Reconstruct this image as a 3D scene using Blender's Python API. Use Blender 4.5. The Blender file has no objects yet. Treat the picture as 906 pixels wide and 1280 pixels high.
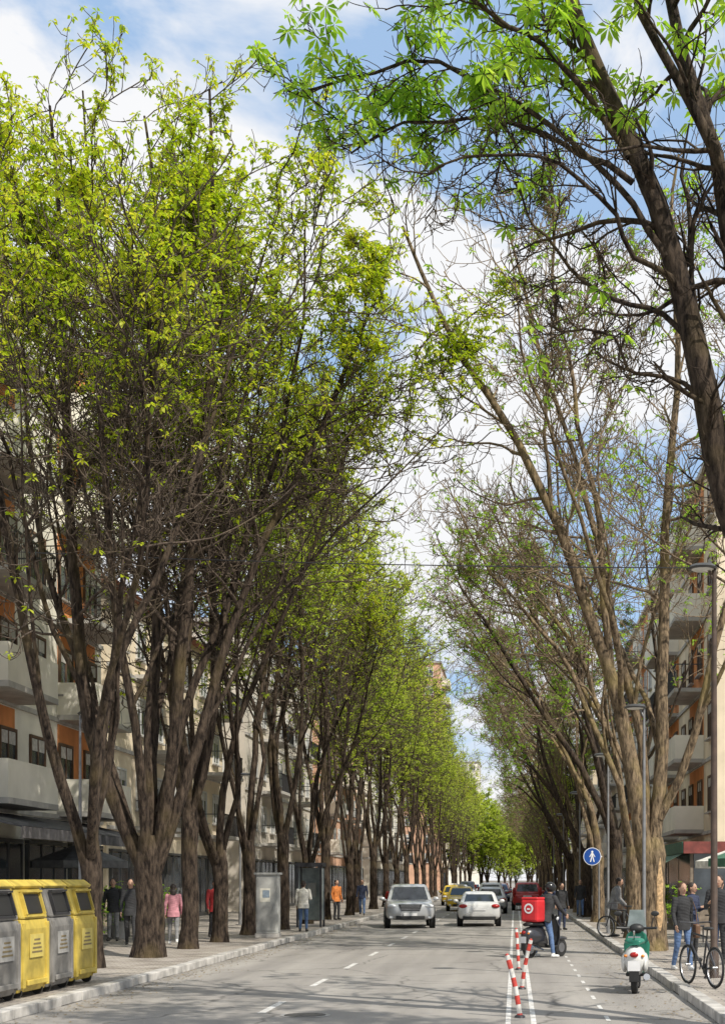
import bpy, math, random
import numpy as np
from mathutils import Vector, Matrix
random.seed(7)
S=bpy.context.scene
COL=S.collection
S.view_settings.view_transform='Standard'
try: S.view_settings.look='None'
except Exception: pass
S.view_settings.exposure=0; S.view_settings.gamma=1

# ------------------------------------------------------------------ materials
MATS={}
def mat(name,c,rough=0.7,var=0.25,scale=6.0,metal=0.0,bump=0.0,c2=None,spec=None,coat=0.0,bscale=None,detail=4.0):
    if name in MATS: return MATS[name]
    m=bpy.data.materials.new(name); m.use_nodes=True
    nt=m.node_tree; b=nt.nodes['Principled BSDF']
    tc=nt.nodes.new('ShaderNodeTexCoord')
    n=nt.nodes.new('ShaderNodeTexNoise'); n.inputs['Scale'].default_value=scale; n.inputs['Detail'].default_value=detail
    nt.links.new(tc.outputs['Object'],n.inputs['Vector'])
    r=nt.nodes.new('ShaderNodeValToRGB')
    r.color_ramp.elements[0].position=0.35; r.color_ramp.elements[1].position=0.68
    a=[max(0,x*(1-var)) for x in c]; d=c2 if c2 else [min(1,x*(1+var)) for x in c]
    r.color_ramp.elements[0].color=(*a,1); r.color_ramp.elements[1].color=(*d,1)
    nt.links.new(n.outputs['Fac'],r.inputs['Fac']); nt.links.new(r.outputs['Color'],b.inputs['Base Color'])
    b.inputs['Roughness'].default_value=rough; b.inputs['Metallic'].default_value=metal
    if coat: b.inputs['Coat Weight'].default_value=coat
    if spec is not None: b.inputs['Specular IOR Level'].default_value=spec
    if bump:
        n2=nt.nodes.new('ShaderNodeTexNoise'); n2.inputs['Scale'].default_value=bscale or scale*5; n2.inputs['Detail'].default_value=6
        nt.links.new(tc.outputs['Object'],n2.inputs['Vector'])
        bp=nt.nodes.new('ShaderNodeBump'); bp.inputs['Strength'].default_value=bump; bp.inputs['Distance'].default_value=0.02
        nt.links.new(n2.outputs['Fac'],bp.inputs['Height']); nt.links.new(bp.outputs['Normal'],b.inputs['Normal'])
    MATS[name]=m
    return m

def bark_mat(name,dark,light,moss):
    m=bpy.data.materials.new(name); m.use_nodes=True; nt=m.node_tree; b=nt.nodes['Principled BSDF']
    tc=nt.nodes.new('ShaderNodeTexCoord'); mp=nt.nodes.new('ShaderNodeMapping'); mp.inputs['Scale'].default_value=(9,9,2.2)
    nt.links.new(tc.outputs['Object'],mp.inputs['Vector'])
    n=nt.nodes.new('ShaderNodeTexNoise'); n.inputs['Scale'].default_value=1.6; n.inputs['Detail'].default_value=8; n.inputs['Roughness'].default_value=0.65
    nt.links.new(mp.outputs['Vector'],n.inputs['Vector'])
    r=nt.nodes.new('ShaderNodeValToRGB'); r.color_ramp.elements[0].position=0.38; r.color_ramp.elements[1].position=0.66
    r.color_ramp.elements[0].color=(*dark,1); r.color_ramp.elements[1].color=(*light,1)
    nt.links.new(n.outputs['Fac'],r.inputs['Fac'])
    n2=nt.nodes.new('ShaderNodeTexNoise'); n2.inputs['Scale'].default_value=0.9; n2.inputs['Detail'].default_value=5
    nt.links.new(tc.outputs['Object'],n2.inputs['Vector'])
    r2=nt.nodes.new('ShaderNodeValToRGB'); r2.color_ramp.elements[0].position=0.52; r2.color_ramp.elements[1].position=0.7
    r2.color_ramp.elements[0].color=(0,0,0,1); r2.color_ramp.elements[1].color=(0.6,0.6,0.6,1)
    nt.links.new(n2.outputs['Fac'],r2.inputs['Fac'])
    mx=nt.nodes.new('ShaderNodeMixRGB'); mx.inputs['Color2'].default_value=(*moss,1)
    nt.links.new(r2.outputs['Color'],mx.inputs['Fac']); nt.links.new(r.outputs['Color'],mx.inputs['Color1'])
    nt.links.new(mx.outputs['Color'],b.inputs['Base Color'])
    b.inputs['Roughness'].default_value=0.9; b.inputs['Specular IOR Level'].default_value=0.2
    bp=nt.nodes.new('ShaderNodeBump'); bp.inputs['Strength'].default_value=1.0; bp.inputs['Distance'].default_value=0.06
    nt.links.new(n.outputs['Fac'],bp.inputs['Height']); nt.links.new(bp.outputs['Normal'],b.inputs['Normal'])
    return m

def leaf_mat(name,ca,cb,cc):
    m=bpy.data.materials.new(name); m.use_nodes=True; nt=m.node_tree
    for n in list(nt.nodes): nt.nodes.remove(n)
    out=nt.nodes.new('ShaderNodeOutputMaterial')
    g=nt.nodes.new('ShaderNodeNewGeometry')
    tc=nt.nodes.new('ShaderNodeTexCoord')
    n=nt.nodes.new('ShaderNodeTexNoise'); n.inputs['Scale'].default_value=0.55; n.inputs['Detail'].default_value=3
    nt.links.new(tc.outputs['Object'],n.inputs['Vector'])
    ad=nt.nodes.new('ShaderNodeMath'); ad.operation='MULTIPLY_ADD'; ad.inputs[1].default_value=0.45
    nt.links.new(g.outputs['Random Per Island'],ad.inputs[0]); 
    m2=nt.nodes.new('ShaderNodeMath'); m2.operation='MULTIPLY'; m2.inputs[1].default_value=0.62
    nt.links.new(n.outputs['Fac'],m2.inputs[0]); nt.links.new(m2.outputs[0],ad.inputs[2])
    r=nt.nodes.new('ShaderNodeValToRGB'); r.color_ramp.elements[0].position=0.2; r.color_ramp.elements[1].position=0.85
    r.color_ramp.elements[0].color=(*ca,1); r.color_ramp.elements[1].color=(*cc,1)
    e=r.color_ramp.elements.new(0.52); e.color=(*cb,1)
    nt.links.new(ad.outputs[0],r.inputs['Fac'])
    d=nt.nodes.new('ShaderNodeBsdfPrincipled'); d.inputs['Roughness'].default_value=0.5; d.inputs['Specular IOR Level'].default_value=0.35
    t=nt.nodes.new('ShaderNodeBsdfTranslucent')
    hs=nt.nodes.new('ShaderNodeHueSaturation'); hs.inputs['Saturation'].default_value=1.08; hs.inputs['Value'].default_value=1.6
    nt.links.new(r.outputs['Color'],d.inputs['Base Color']); nt.links.new(r.outputs['Color'],hs.inputs['Color']); nt.links.new(hs.outputs['Color'],t.inputs['Color'])
    mx=nt.nodes.new('ShaderNodeMixShader'); mx.inputs['Fac'].default_value=0.5
    nt.links.new(d.outputs[0],mx.inputs[1]); nt.links.new(t.outputs[0],mx.inputs[2]); nt.links.new(mx.outputs[0],out.inputs['Surface'])
    return m

BARK_D=bark_mat('bark_dark',(0.013,0.009,0.007),(0.105,0.077,0.056),(0.12,0.09,0.04))
BARK_L=bark_mat('bark_light',(0.05,0.036,0.024),(0.32,0.235,0.145),(0.27,0.21,0.075))
TWIG_D=bark_mat('twig_dark',(0.04,0.03,0.024),(0.19,0.145,0.11),(0.19,0.15,0.09))
TWIG_L=bark_mat('twig_light',(0.1,0.072,0.05),(0.38,0.285,0.19),(0.33,0.25,0.13))
LEAF_Y=leaf_mat('leaf_spring',(0.17,0.27,0.025),(0.4,0.5,0.045),(0.62,0.57,0.08))
LEAF_G=leaf_mat('leaf_green',(0.12,0.24,0.03),(0.27,0.44,0.05),(0.46,0.58,0.09))
LEAF_M=leaf_mat('leaf_mid',(0.2,0.28,0.04),(0.38,0.48,0.06),(0.58,0.6,0.11))

# ------------------------------------------------------------------ object helpers
def fast_mesh(name,V,F,mats,smooth=True,mi=None):
    me=bpy.data.meshes.new(name)
    V=np.asarray(V,dtype=np.float32); F=np.asarray(F,dtype=np.int32); n=F.shape[1]
    me.vertices.add(len(V)); me.vertices.foreach_set('co',V.ravel())
    me.loops.add(F.size); me.loops.foreach_set('vertex_index',F.ravel())
    me.polygons.add(len(F)); me.polygons.foreach_set('loop_start',np.arange(len(F),dtype=np.int32)*n)
    try: me.polygons.foreach_set('loop_total',np.full(len(F),n,dtype=np.int32))
    except Exception: pass
    me.polygons.foreach_set('use_smooth',np.full(len(F),smooth,dtype=bool))
    for m in mats: me.materials.append(m)
    if mi is not None: me.polygons.foreach_set('material_index',np.asarray(mi,dtype=np.int32))
    me.update(calc_edges=True); me.validate()
    return me
def obj(name,data,parent=None,loc=(0,0,0),rz=0.0):
    o=bpy.data.objects.new(name,data); COL.objects.link(o); o.location=loc; o.rotation_euler=(0,0,rz)
    if parent: o.parent=parent
    return o
def thing(name,loc,rz,label,cat,group=None,kind=None):
    o=bpy.data.objects.new(name,None); o.empty_display_size=0.2; COL.objects.link(o); o.location=loc; o.rotation_euler=(0,0,rz)
    o['label']=label; o['category']=cat
    if group: o['group']=group
    if kind: o['kind']=kind
    return o
def tag(o,label,cat,group=None,kind=None):
    o['label']=label; o['category']=cat
    if group: o['group']=group
    if kind: o['kind']=kind
def dup(root,loc,rz,scale=1.0,label=None):
    n=root.copy(); COL.objects.link(n); n.location=loc; n.rotation_euler=(0,0,rz); n.scale=(scale,)*3 if not isinstance(scale,tuple) else scale
    if label: n['label']=label
    def rec(a,b):
        for c in a.children:
            k=c.copy(); COL.objects.link(k); k.parent=b; rec(c,k)
    rec(root,n)
    return n

class MB:
    def __init__(s): s.v=[]; s.f=[]; s.m=[]
    def add(s,vs,fs,mi=0):
        o=len(s.v); s.v+= [tuple(p) for p in vs]; s.f+=[tuple(i+o for i in f) for f in fs]; s.m+=[mi]*len(fs); return s
    def box(s,c,d,mi=0,rz=0,rx=0,ry=0):
        M=Matrix.Rotation(rz,3,'Z')@Matrix.Rotation(ry,3,'Y')@Matrix.Rotation(rx,3,'X')
        vs=[Vector(c)+M@Vector((x*d[0]/2,y*d[1]/2,z*d[2]/2)) for z in(-1,1) for y in(-1,1) for x in(-1,1)]
        return s.add(vs,[(0,2,3,1),(4,5,7,6),(0,1,5,4),(2,6,7,3),(0,4,6,2),(1,3,7,5)],mi)
    def tube(s,pts,rad,n=10,mi=0,sq=1.0):
        pts=[Vector(p) for p in pts]
        if not hasattr(rad,'__len__'): rad=[rad]*len(pts)
        T=[]
        for i in range(len(pts)):
            a=pts[max(0,i-1)]; b=pts[min(len(pts)-1,i+1)]; t=(b-a); T.append(t.normalized() if t.length>1e-9 else Vector((0,0,1)))
        ref=Vector((1,0,0)) if abs(T[0].x)<0.8 else Vector((0,1,0))
        vs=[];fs=[]
        for i,p in enumerate(pts):
            u=(ref-T[i]*ref.dot(T[i])).normalized(); w=T[i].cross(u); ref=u
            for k in range(n):
                a=2*math.pi*k/n; vs.append(p+(u*math.cos(a)+w*math.sin(a)*sq)*rad[i])
        for i in range(len(pts)-1):
            for k in range(n):
                k2=(k+1)%n; fs.append((i*n+k,i*n+k2,(i+1)*n+k2,(i+1)*n+k))
        fs.append(tuple(range(n))[::-1]); fs.append(tuple((len(pts)-1)*n+k for k in range(n)))
        return s.add(vs,fs,mi)
    def cap(s,a,b,ra,rb,n=12,mi=0):
        a=Vector(a);b=Vector(b);d=(b-a); d=d.normalized() if d.length>1e-9 else Vector((0,0,1))
        P=[];R=[]
        for k in range(1,5):
            t=math.pi/2*k/4; P.append(a-d*ra*math.cos(t)); R.append(ra*math.sin(t))
        P.insert(0,a-d*ra*0.999); R.insert(0,ra*0.05)
        for k in range(0,4):
            t=math.pi/2*k/4; P.append(b+d*rb*math.sin(t)); R.append(rb*math.cos(t))
        P.append(b+d*rb*0.999); R.append(rb*0.05)
        return s.tube(P,R,n,mi)
    def ell(s,c,r,mi=0,nu=16,nv=10,M=None):
        vs=[];fs=[]
        for j in range(1,nv):
            t=math.pi*j/nv
            for i in range(nu):
                a=2*math.pi*i/nu; vs.append(Vector((r[0]*math.sin(t)*math.cos(a),r[1]*math.sin(t)*math.sin(a),r[2]*math.cos(t))))
        vs.append(Vector((0,0,r[2]))); vs.append(Vector((0,0,-r[2])))
        if M: vs=[M@v for v in vs]
        vs=[v+Vector(c) for v in vs]
        for j in range(nv-2):
            for i in range(nu):
                i2=(i+1)%nu; fs.append((j*nu+i,(j+1)*nu+i,(j+1)*nu+i2,j*nu+i2))
        top=(nv-1)*nu; bot=top+1
        for i in range(nu):
            i2=(i+1)%nu; fs.append((top,i,i2)); fs.append((bot,(nv-2)*nu+i2,(nv-2)*nu+i))
        return s.add(vs,fs,mi)
    def ext(s,prof,axis,a,b,mi=0):
        def P(q,t):
            return (t,q[0],q[1]) if axis=='x' else ((q[0],t,q[1]) if axis=='y' else (q[0],q[1],t))
        n=len(prof); vs=[P(q,a) for q in prof]+[P(q,b) for q in prof]
        fs=[(i,(i+1)%n,n+(i+1)%n,n+i) for i in range(n)]; fs.append(tuple(range(n))[::-1]); fs.append(tuple(range(n,2*n)))
        return s.add(vs,fs,mi)
    def loft(s,rings,mi=0,cap=True):
        n=len(rings[0]); vs=[p for r in rings for p in r]; fs=[]
        for i in range(len(rings)-1):
            for k in range(n):
                k2=(k+1)%n; fs.append((i*n+k,i*n+k2,(i+1)*n+k2,(i+1)*n+k))
        if cap: fs.append(tuple(range(n))[::-1]); fs.append(tuple((len(rings)-1)*n+k for k in range(n)))
        return s.add(vs,fs,mi)
    def data(s,name,mats,smooth=False,ang=40):
        me=bpy.data.meshes.new(name); me.from_pydata([tuple(p) for p in s.v],[],s.f)
        for m in (mats if isinstance(mats,(list,tuple)) else [mats]): me.materials.append(m)
        me.polygons.foreach_set('material_index',s.m)
        if smooth:
            me.polygons.foreach_set('use_smooth',[True]*len(s.f))
            try: me.set_sharp_from_angle(angle=math.radians(ang))
            except Exception: pass
        me.update()
        import bmesh
        bm=bmesh.new(); bm.from_mesh(me); bmesh.ops.recalc_face_normals(bm,faces=bm.faces); bm.to_mesh(me); bm.free()
        return me
    def make(s,name,parent,mats,smooth=False,bevel=0,loc=(0,0,0),rz=0,ang=40,sub=0):
        o=obj(name,s.data(name,mats,smooth,ang),parent,loc,rz)
        if bevel:
            b=o.modifiers.new('bevel','BEVEL'); b.width=bevel; b.segments=2; b.limit_method='ANGLE'; b.angle_limit=math.radians(35)
        if sub:
            b=o.modifiers.new('sub','SUBSURF'); b.levels=sub; b.render_levels=sub
        return o

# ------------------------------------------------------------------ trees
def unit(v): return v/np.maximum(np.linalg.norm(v,axis=-1,keepdims=True),1e-9)
def grow(st,di,L,r0,taper,K,wander,up,rng,bias=None):
    N=len(st); P=[st]; d=unit(di); seg=(L/(K-1))[:,None]
    for k in range(K-1):
        d=unit(d+rng.normal(0,wander,(N,3))+np.array([0,0,up*(0.4+k/(K-1))]) + (bias if bias is not None else 0))
        P.append(P[-1]+d*seg)
    P=np.stack(P,1); t=np.linspace(0,1,K)[None,:]
    R=r0[:,None]*(1-(1-taper)*t**0.9)
    return P,R
def tubes(P,R,Sd,rng):
    N,K,_=P.shape
    T=np.empty_like(P); T[:,1:-1]=P[:,2:]-P[:,:-2]; T[:,0]=P[:,1]-P[:,0]; T[:,-1]=P[:,-1]-P[:,-2]; T=unit(T)
    mT=unit(P[:,-1]-P[:,0]); ref=unit(np.cross(mT,unit(rng.normal(0,1,(N,3)))))[:,None,:]
    U=unit(ref-T*np.sum(ref*T,-1,keepdims=True)); W=np.cross(T,U)
    a=np.arange(Sd)*2*np.pi/Sd
    V=P[:,:,None,:]+R[:,:,None,None]*(U[:,:,None,:]*np.cos(a)[None,None,:,None]+W[:,:,None,:]*np.sin(a)[None,None,:,None])
    base=(np.arange(N)*K*Sd)[:,None,None]+(np.arange(K-1)*Sd)[None,:,None]; k=np.arange(Sd)[None,None,:]; k2=(k+1)%Sd
    F=np.stack([base+k,base+k2,base+Sd+k2,base+Sd+k],-1).reshape(-1,4)
    return V.reshape(-1,3),F
def merge(parts):
    V=[];F=[];o=0
    for v,f in parts: V.append(v);F.append(f+o);o+=len(v)
    return np.concatenate(V),np.concatenate(F)
def spawn(P,R,n,t0,t1,ang,asd,rng):
    N,K,_=P.shape
    t=(np.linspace(t0,t1,n)[None,:]+rng.uniform(-0.5,0.5,(N,n))*(t1-t0)/n).clip(0.02,0.995)
    x=t*(K-1); i=np.minimum(x.astype(int),K-2); f=(x-i)[...,None]
    r=np.arange(N)[:,None]
    A=P[r,i];B=P[r,i+1]; st=A*(1-f)+B*f; tg=unit(B-A); rr=(R[r,i]*(1-f[...,0])+R[r,i+1]*f[...,0])
    rv=rng.normal(0,1,(N,n,3)); pe=unit(rv-tg*np.sum(rv*tg,-1,keepdims=True))
    an=np.radians(rng.normal(ang,asd,(N,n)))[...,None]
    d=tg*np.cos(an)+pe*np.sin(an)
    Lp=np.linalg.norm(np.diff(P,axis=1),axis=-1).sum(1)[:,None]*np.ones((1,n))
    return st.reshape(-1,3),d.reshape(-1,3),rr.ravel(),t.ravel(),Lp.ravel()
def leaves(C,nl,L,W,droop,rng,mat_,name,fan=False):
    M=len(C)
    if fan:  # palmate leaf: leaflets fan out in the plane of one hanging leaf
        az0=rng.uniform(0,6.28,(M,1)); a=np.radians(np.linspace(-125,125,nl))[None,:]+rng.normal(0,.08,(M,nl))
        fw=np.stack([np.cos(az0)*.8,np.sin(az0)*.8,-np.full_like(az0,.6)],-1); sdv=np.stack([-np.sin(az0),np.cos(az0),0*az0],-1)
        d=fw*np.cos(a)[...,None]+sdv*np.sin(a)[...,None]; sd=-fw*np.sin(a)[...,None]+sdv*np.cos(a)[...,None]
        l=(L*(.62+.38*np.cos(a*.62))*rng.uniform(.85,1.1,(M,1)))[...,None]
        c=np.repeat(C[:,None,:],nl,1)
    else:
        az=(np.arange(nl)*2*np.pi/nl)[None,:]+rng.uniform(0,6.28,(M,1))+rng.normal(0,0.25,(M,nl))
        el=np.radians(rng.normal(droop,22,(M,nl)))
        d=np.stack([np.cos(az)*np.cos(el),np.sin(az)*np.cos(el),np.sin(el)],-1)
        sd=np.stack([-np.sin(az),np.cos(az),rng.normal(0,0.35,(M,nl))],-1)
        l=(L*rng.uniform(0.6,1.25,(M,nl)))[...,None]
        c=C[:,None,:]+rng.normal(0,L*0.12,(M,nl,3))
    b=c+d*l*0.08; tip=c+d*l+np.array([0,0,-0.22])*l; mid=c+d*l*0.62
    v=np.stack([b,mid-sd*l*W,tip,mid+sd*l*W],2).reshape(-1,3)
    F=np.arange(M*nl*4).reshape(-1,4)
    return fast_mesh(name,v,F,[mat_],smooth=False)
def resample(pts,K,rng,j):
    p=np.array(pts,float); s=np.r_[0,np.cumsum(np.linalg.norm(np.diff(p,axis=0),axis=1))]
    u=np.linspace(0,s[-1],K); q=np.stack([np.interp(u,s,p[:,k]) for k in range(3)],1)
    for _ in range(2): q[1:-1]=0.25*q[:-2]+0.5*q[1:-1]+0.25*q[2:]
    q[1:-1]+=rng.normal(0,j,(K-2,3)); q[1:-1]=0.25*q[:-2]+0.5*q[1:-1]+0.25*q[2:]
    return q
def tree_meshes(nm,seed,H=19.5,fork=2.6,r=0.22,guides=None,nl=6,lean=(1,0),leanb=0.01,tilt=17,barks=(BARK_D,TWIG_D),leafm=LEAF_Y,
                lz=(0.35,0.8),lp=(0.05,1.0),leafL=0.14,n2=14,n3=6,n4=4,leaf_n=6,tw=0.011,up2=0.07,Rf=1.0,sub=3,droop=-15,leafW=0.26,taper=.85,prune=True,L2m=3.0,t2=.32,asym=.32,subang=24,fan=False,wan=.085,cj=.08):
    rng=np.random.default_rng(seed)
    K1=16
    lean=np.array(lean,float)
    def rmax(P):
        th=unit(P[...,:2]); c=(th*lean).sum(-1)
        return np.interp(P[...,2]/H,[0,.12,.3,.55,.85,1.1],[.5,.65,1.4,2.5,3.2,2.6])*Rf*(1+asym*c)
    parts=[]
    base=np.array([[0,0,-0.05],[0.01,0,0.12],[0.02,0.01,0.4],[0.03,0.0,1.0],[0.02,0.03,fork*0.7],[0,0,fork],[0,0,fork+0.35]])
    rad=np.array([1.4,1.25,1.1,1.02,0.98,1.08,0.8])*r
    P0=resample(base,14,rng,0.012)[None]
    R0=np.interp((P0[0,:,2]+0.05)/(fork+0.4),(base[:,2]+0.05)/(fork+0.4),rad)[None]
    v,f=tubes(P0,R0,16,rng)
    ang=np.arctan2(v[:,1],v[:,0]); k=1+0.08*np.sin(ang*5+seed)*np.exp(-v[:,2]*1.6)+0.04*np.sin(ang*3+v[:,2]*3+seed)+.03*np.sin(v[:,2]*9+ang*2)
    v[:,0]*=k; v[:,1]*=k
    parts.append((v,f))
    if guides is None:
        az=np.arange(nl)*2*np.pi/nl+rng.uniform(0,6.28)+rng.normal(0,0.3,nl)
        ti=np.radians(rng.uniform(tilt*0.35,tilt*1.5,nl)); ti[0]*=0.3
        d=np.stack([np.cos(az)*np.sin(ti),np.sin(az)*np.sin(ti),np.cos(ti)],1)
        st=np.stack([np.cos(az)*r*0.35,np.sin(az)*r*0.35,np.full(nl,fork-0.1)+rng.uniform(-0.25,0.25,nl)],1)
        L=(H-fork)*rng.uniform(0.74,0.98,nl)
        P1,R1=grow(st,d,L,r*rng.uniform(0.45,0.66,nl),0.12,K1,wan,0.025,rng,bias=np.array([lean[0]*leanb,lean[1]*leanb,0]))
    else:
        P1=np.stack([resample(g[0],K1,rng,cj) for g in guides]); t=np.linspace(0,1,K1)[None]
        R1=np.array([g[1] for g in guides])[:,None]*(1-taper*t**0.85)
    PL,RL=P1,R1
    if sub:
        st,d,rr,t,Lp=spawn(P1,R1,sub,0.2,0.66,subang,8,rng)
        d[:,2]=np.abs(d[:,2])
        Pb,Rb=grow(st,d,Lp*(1-t)*rng.uniform(0.65,1.0,len(t)),rr*rng.uniform(0.42,0.65,len(t)),0.14,K1,wan+.01,0.045,rng)
        PL=np.concatenate([P1,Pb]); RL=np.concatenate([R1,Rb])
    if guides is None:
        rr_=np.linalg.norm(PL[...,:2],axis=-1); rm=rmax(PL); f_=np.where(rr_>1e-3,rm*np.tanh(rr_/rm)/np.maximum(rr_,1e-3),1); PL=PL.copy(); PL[...,:2]*=f_[...,None]
    if prune: # settle overlong leaders into the crown's rounded top
        PL=PL.copy(); z=PL[...,2]; zc=H*.86; PL[...,2]=np.where(z>zc,zc+(H*.13)*np.tanh((z-zc)/(H*.13)),z)
    parts.append(tubes(PL,RL,8,rng))
    V,F=merge(parts)
    trunk_me=fast_mesh(nm+'_trunk',V,F,[barks[0]])
    def keep(P,R):
        if not prune: return P,R
        tip=P[:,-1]; m=(np.linalg.norm(tip[:,:2],axis=1)<rmax(tip)+(2.3 if guides is None else 3.8))&(tip[:,2]<H*1.1)
        return P[m],R[m]
    st,d,rr,t,Lp=spawn(PL,RL,n2,t2,0.99,54,14,rng)
    L=np.minimum(Lp*0.32,L2m)*(1.12-0.6*t)*rng.uniform(0.4,1.35,len(t))
    P2,R2=keep(*grow(st,d,L,np.minimum(rr*0.5,0.045),0.25,8,0.17,up2,rng))
    R2p=np.maximum(R2,tw*1.2)
    st,d,rr,t,Lp=spawn(P2,R2,n3,0.15,1.0,46,14,rng)
    L=np.clip(Lp*0.5,0.35,1.4)*(1.15-0.6*t)*rng.uniform(0.5,1.25,len(t))
    P3,R3=keep(*grow(st,d,L,np.clip(rr*0.55,tw,0.02),0.6,6,0.2,up2*1.8,rng))
    st,d,rr,t,Lp=spawn(P3,R3,n4,0.25,1.0,42,14,rng)
    L=np.clip(Lp*0.5,0.18,0.6)*rng.uniform(0.6,1.3,len(t))
    P4,R4=grow(st,d,L,np.full(len(t),tw*0.85),0.75,4,0.2,up2*3,rng)
    V,F=merge([tubes(P2,R2p,5,rng),tubes(P3,np.maximum(R3,tw*0.75),3,rng),tubes(P4,R4,3,rng)])
    br_me=fast_mesh(nm+'_branches',V,F,[barks[1]])
    C=np.concatenate([P4[:,-1],P3[:,-1],P2[:,-1],P3[:,3]])
    h=np.clip((C[:,2]/H-lz[0])/(lz[1]-lz[0]),0,1); h=h*h*(3-2*h)
    cl=0.85+0.55*np.sin(C[:,0]*1.3+seed)*np.sin(C[:,1]*1.1+seed*2)*np.sin(C[:,2]*1.2)
    p=(lp[0]+(lp[1]-lp[0])*h)*np.clip(cl,0.15,1.3)
    C=C[rng.uniform(0,1,len(C))<p]
    lf=leaves(C,leaf_n,leafL,leafW,droop,rng,leafm,nm+'_leaves',fan)
    return trunk_me,br_me,lf
def tree_obj(ms,loc,rz,sc,label,group):
    o=thing('chestnut_tree',loc,rz,label,'tree',group); o.scale=(sc,)*3
    obj('trunk',ms[0],o); obj('branches',ms[1],o); obj('crown',ms[2],o)
    return o
PZ=0.13
# --- hero: left, base (-8.1,31.9)
F_=2.35
gl=[([(0,0,F_-.6),(-.35,0,F_+.1),(-.75,-.1,3.6),(-1.4,-.2,4.9),(-1.5,-.4,7.1),(-1.6,-.6,9.8),(-1.6,-.9,13.3),(-1.9,-.9,18.4)],.19),
    ([(0,.1,F_-.6),(-.05,.1,F_+.3),(-.1,.3,4.5),(0,.5,7.1),(.1,.5,9.8),(.2,.6,13.3),(-.3,.8,19.2)],.18),
    ([(.1,0,F_-.6),(.3,0,F_+.2),(.7,-.2,4.5),(.7,-.5,7.1),(1.3,-.8,9.8),(1.7,-1.0,13.3),(1.6,-1.2,18.6)],.18),
    ([(.1,0,F_-.6),(.4,.1,F_+.1),(1.2,.3,5.4),(1.9,.4,8.2),(3.1,.5,10.7),(4.4,.5,12.9),(5.3,.6,15.8)],.16),
    ([(-.1,0,F_-.6),(-.4,.1,F_+.3),(-1.1,.6,4.6),(-2.3,1.2,7.6),(-3.2,1.4,11.5),(-3.4,1.5,17.8)],.13),
    ([(0,-.1,F_-.5),(.0,-.4,F_+.4),(-.2,-.9,5.2),(-.6,-1.5,9.2),(-.5,-2.0,13.2),(-.8,-2.2,18.0)],.12),
    ([(.2,.1,3.2),(.8,.4,5.5),(1.6,.9,8.5),(2.6,1.2,11.5),(3.2,1.3,14.5),(3.3,1.3,17.6)],.12)]
mL=tree_meshes('left_hero',11,H=20.6,fork=F_,r=.3,guides=gl,leafm=LEAF_Y,lz=(0.47,0.76),lp=(0.02,.8),n2=17,n3=7,n4=4,Rf=1.25,leafL=.125)
tree_obj(mL,(-8.1,31.9,PZ),0,1.0,'thick forked chestnut tree with yellow-green spring leaves beside the kerb','chestnut trees along the left pavement')
vL=[tree_meshes('left_var_%d'%i,20+i,H=20.2,fork=2.2+0.5*i,r=.2,nl=[4,4,5][i],lean=(1,0),leanb=.018,lz=[(0.46,0.76),(.2,.5),(.5,.8)][i],lp=[(0.03,0.75),(.1,.6),(.03,.75)][i],leafm=[LEAF_Y,LEAF_M,LEAF_Y][i],Rf=1.45,asym=.33,t2=[.42,.3,.35][i],n4=[4,3,3][i],L2m=3.4,leafL=[.125,.14,.13][i],wan=.095) for i in range(3)]
lY=[28.0,35.8,39.6,44.8,49.5,56,62,69.5,75.5,84,91,101,108,119,127,139,148,161,172,187,200,214,230]
for i,y in enumerate(lY):
    sc=random.uniform(0.9,1.05)
    if i<3: sc=[.98,1.0,1.0][i]
    x=-8.1+random.uniform(-.2,.2)
    if y>120: sc*=.95
    tree_obj(vL[[0,2,0,1,2][i%5] if y<62 else (1 if i%3!=0 else 2)],(x,y,PZ),random.uniform(-.6,.6),sc,'tall chestnut tree with fresh leaves standing on the tiled pavement','chestnut trees along the left pavement')
# --- right hero: base (3.35,35)
gr=[([(0,0,1.5),(-.12,0,2.6),(-.42,-.1,4.6),(-1.1,-.2,6.9),(-1.9,-.4,9.6),(-3.3,-.6,12.4),(-5.2,-.8,14.6),(-6.0,-.9,17.2)],.25),
    ([(0,0,1.5),(.1,0,2.8),(.3,.1,4.5),(.25,.3,8.5),(.7,.5,13.0),(.7,.6,20.0)],.21),
    ([(-.1,.05,2.8),(-.15,.2,4.2),(-.5,.4,6.5),(-1.2,.6,9.5),(-2.3,.8,13.6),(-3.9,.8,18.8)],.14),
    ([(.15,0,3.2),(.6,-.15,4.6),(1.5,-.3,6.9),(2.2,-.5,10.2),(2.3,-.6,14.5),(2.8,-.7,19)],.12),
    ([(-1.0,-.2,6.5),(-1.1,-.7,8.8),(-1.8,-1.0,12),(-2.4,-1.2,16),(-2.6,-1.2,19.3)],.1)]
mR=tree_meshes('right_hero',31,H=20.8,fork=2.4,r=.3,guides=gr,lean=(-1,0),barks=(BARK_L,TWIG_L),leafm=LEAF_G,lz=(0.2,0.9),lp=(0.05,0.09),n2=15,n3=8,n4=4,tw=.011,t2=.36,Rf=1.9,L2m=3.9,sub=2,cj=.14)
tr=tree_obj(mR,(3.35,35.0,PZ),0,1.0,'nearly bare chestnut tree with a pale torn wound on its trunk','chestnut trees along the right pavement')
MW=mat('torn_wood',(0.5,0.33,0.17),0.8,0.4,14,bump=.4)
w=MB(); w.loft([[(0.14+s*math.cos(a)*0.09,-0.275-0.05*math.sin(a)*s+.01*z,z) for a in [k*math.pi/4 for k in range(8)]] for z,s in [(0.45,.25),(0.7,.8),(1.0,1.1),(1.3,.9),(1.65,1.0),(2.0,.6),(2.3,.2)]])
w.make('trunk_wound',tr,MW,True)
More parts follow.
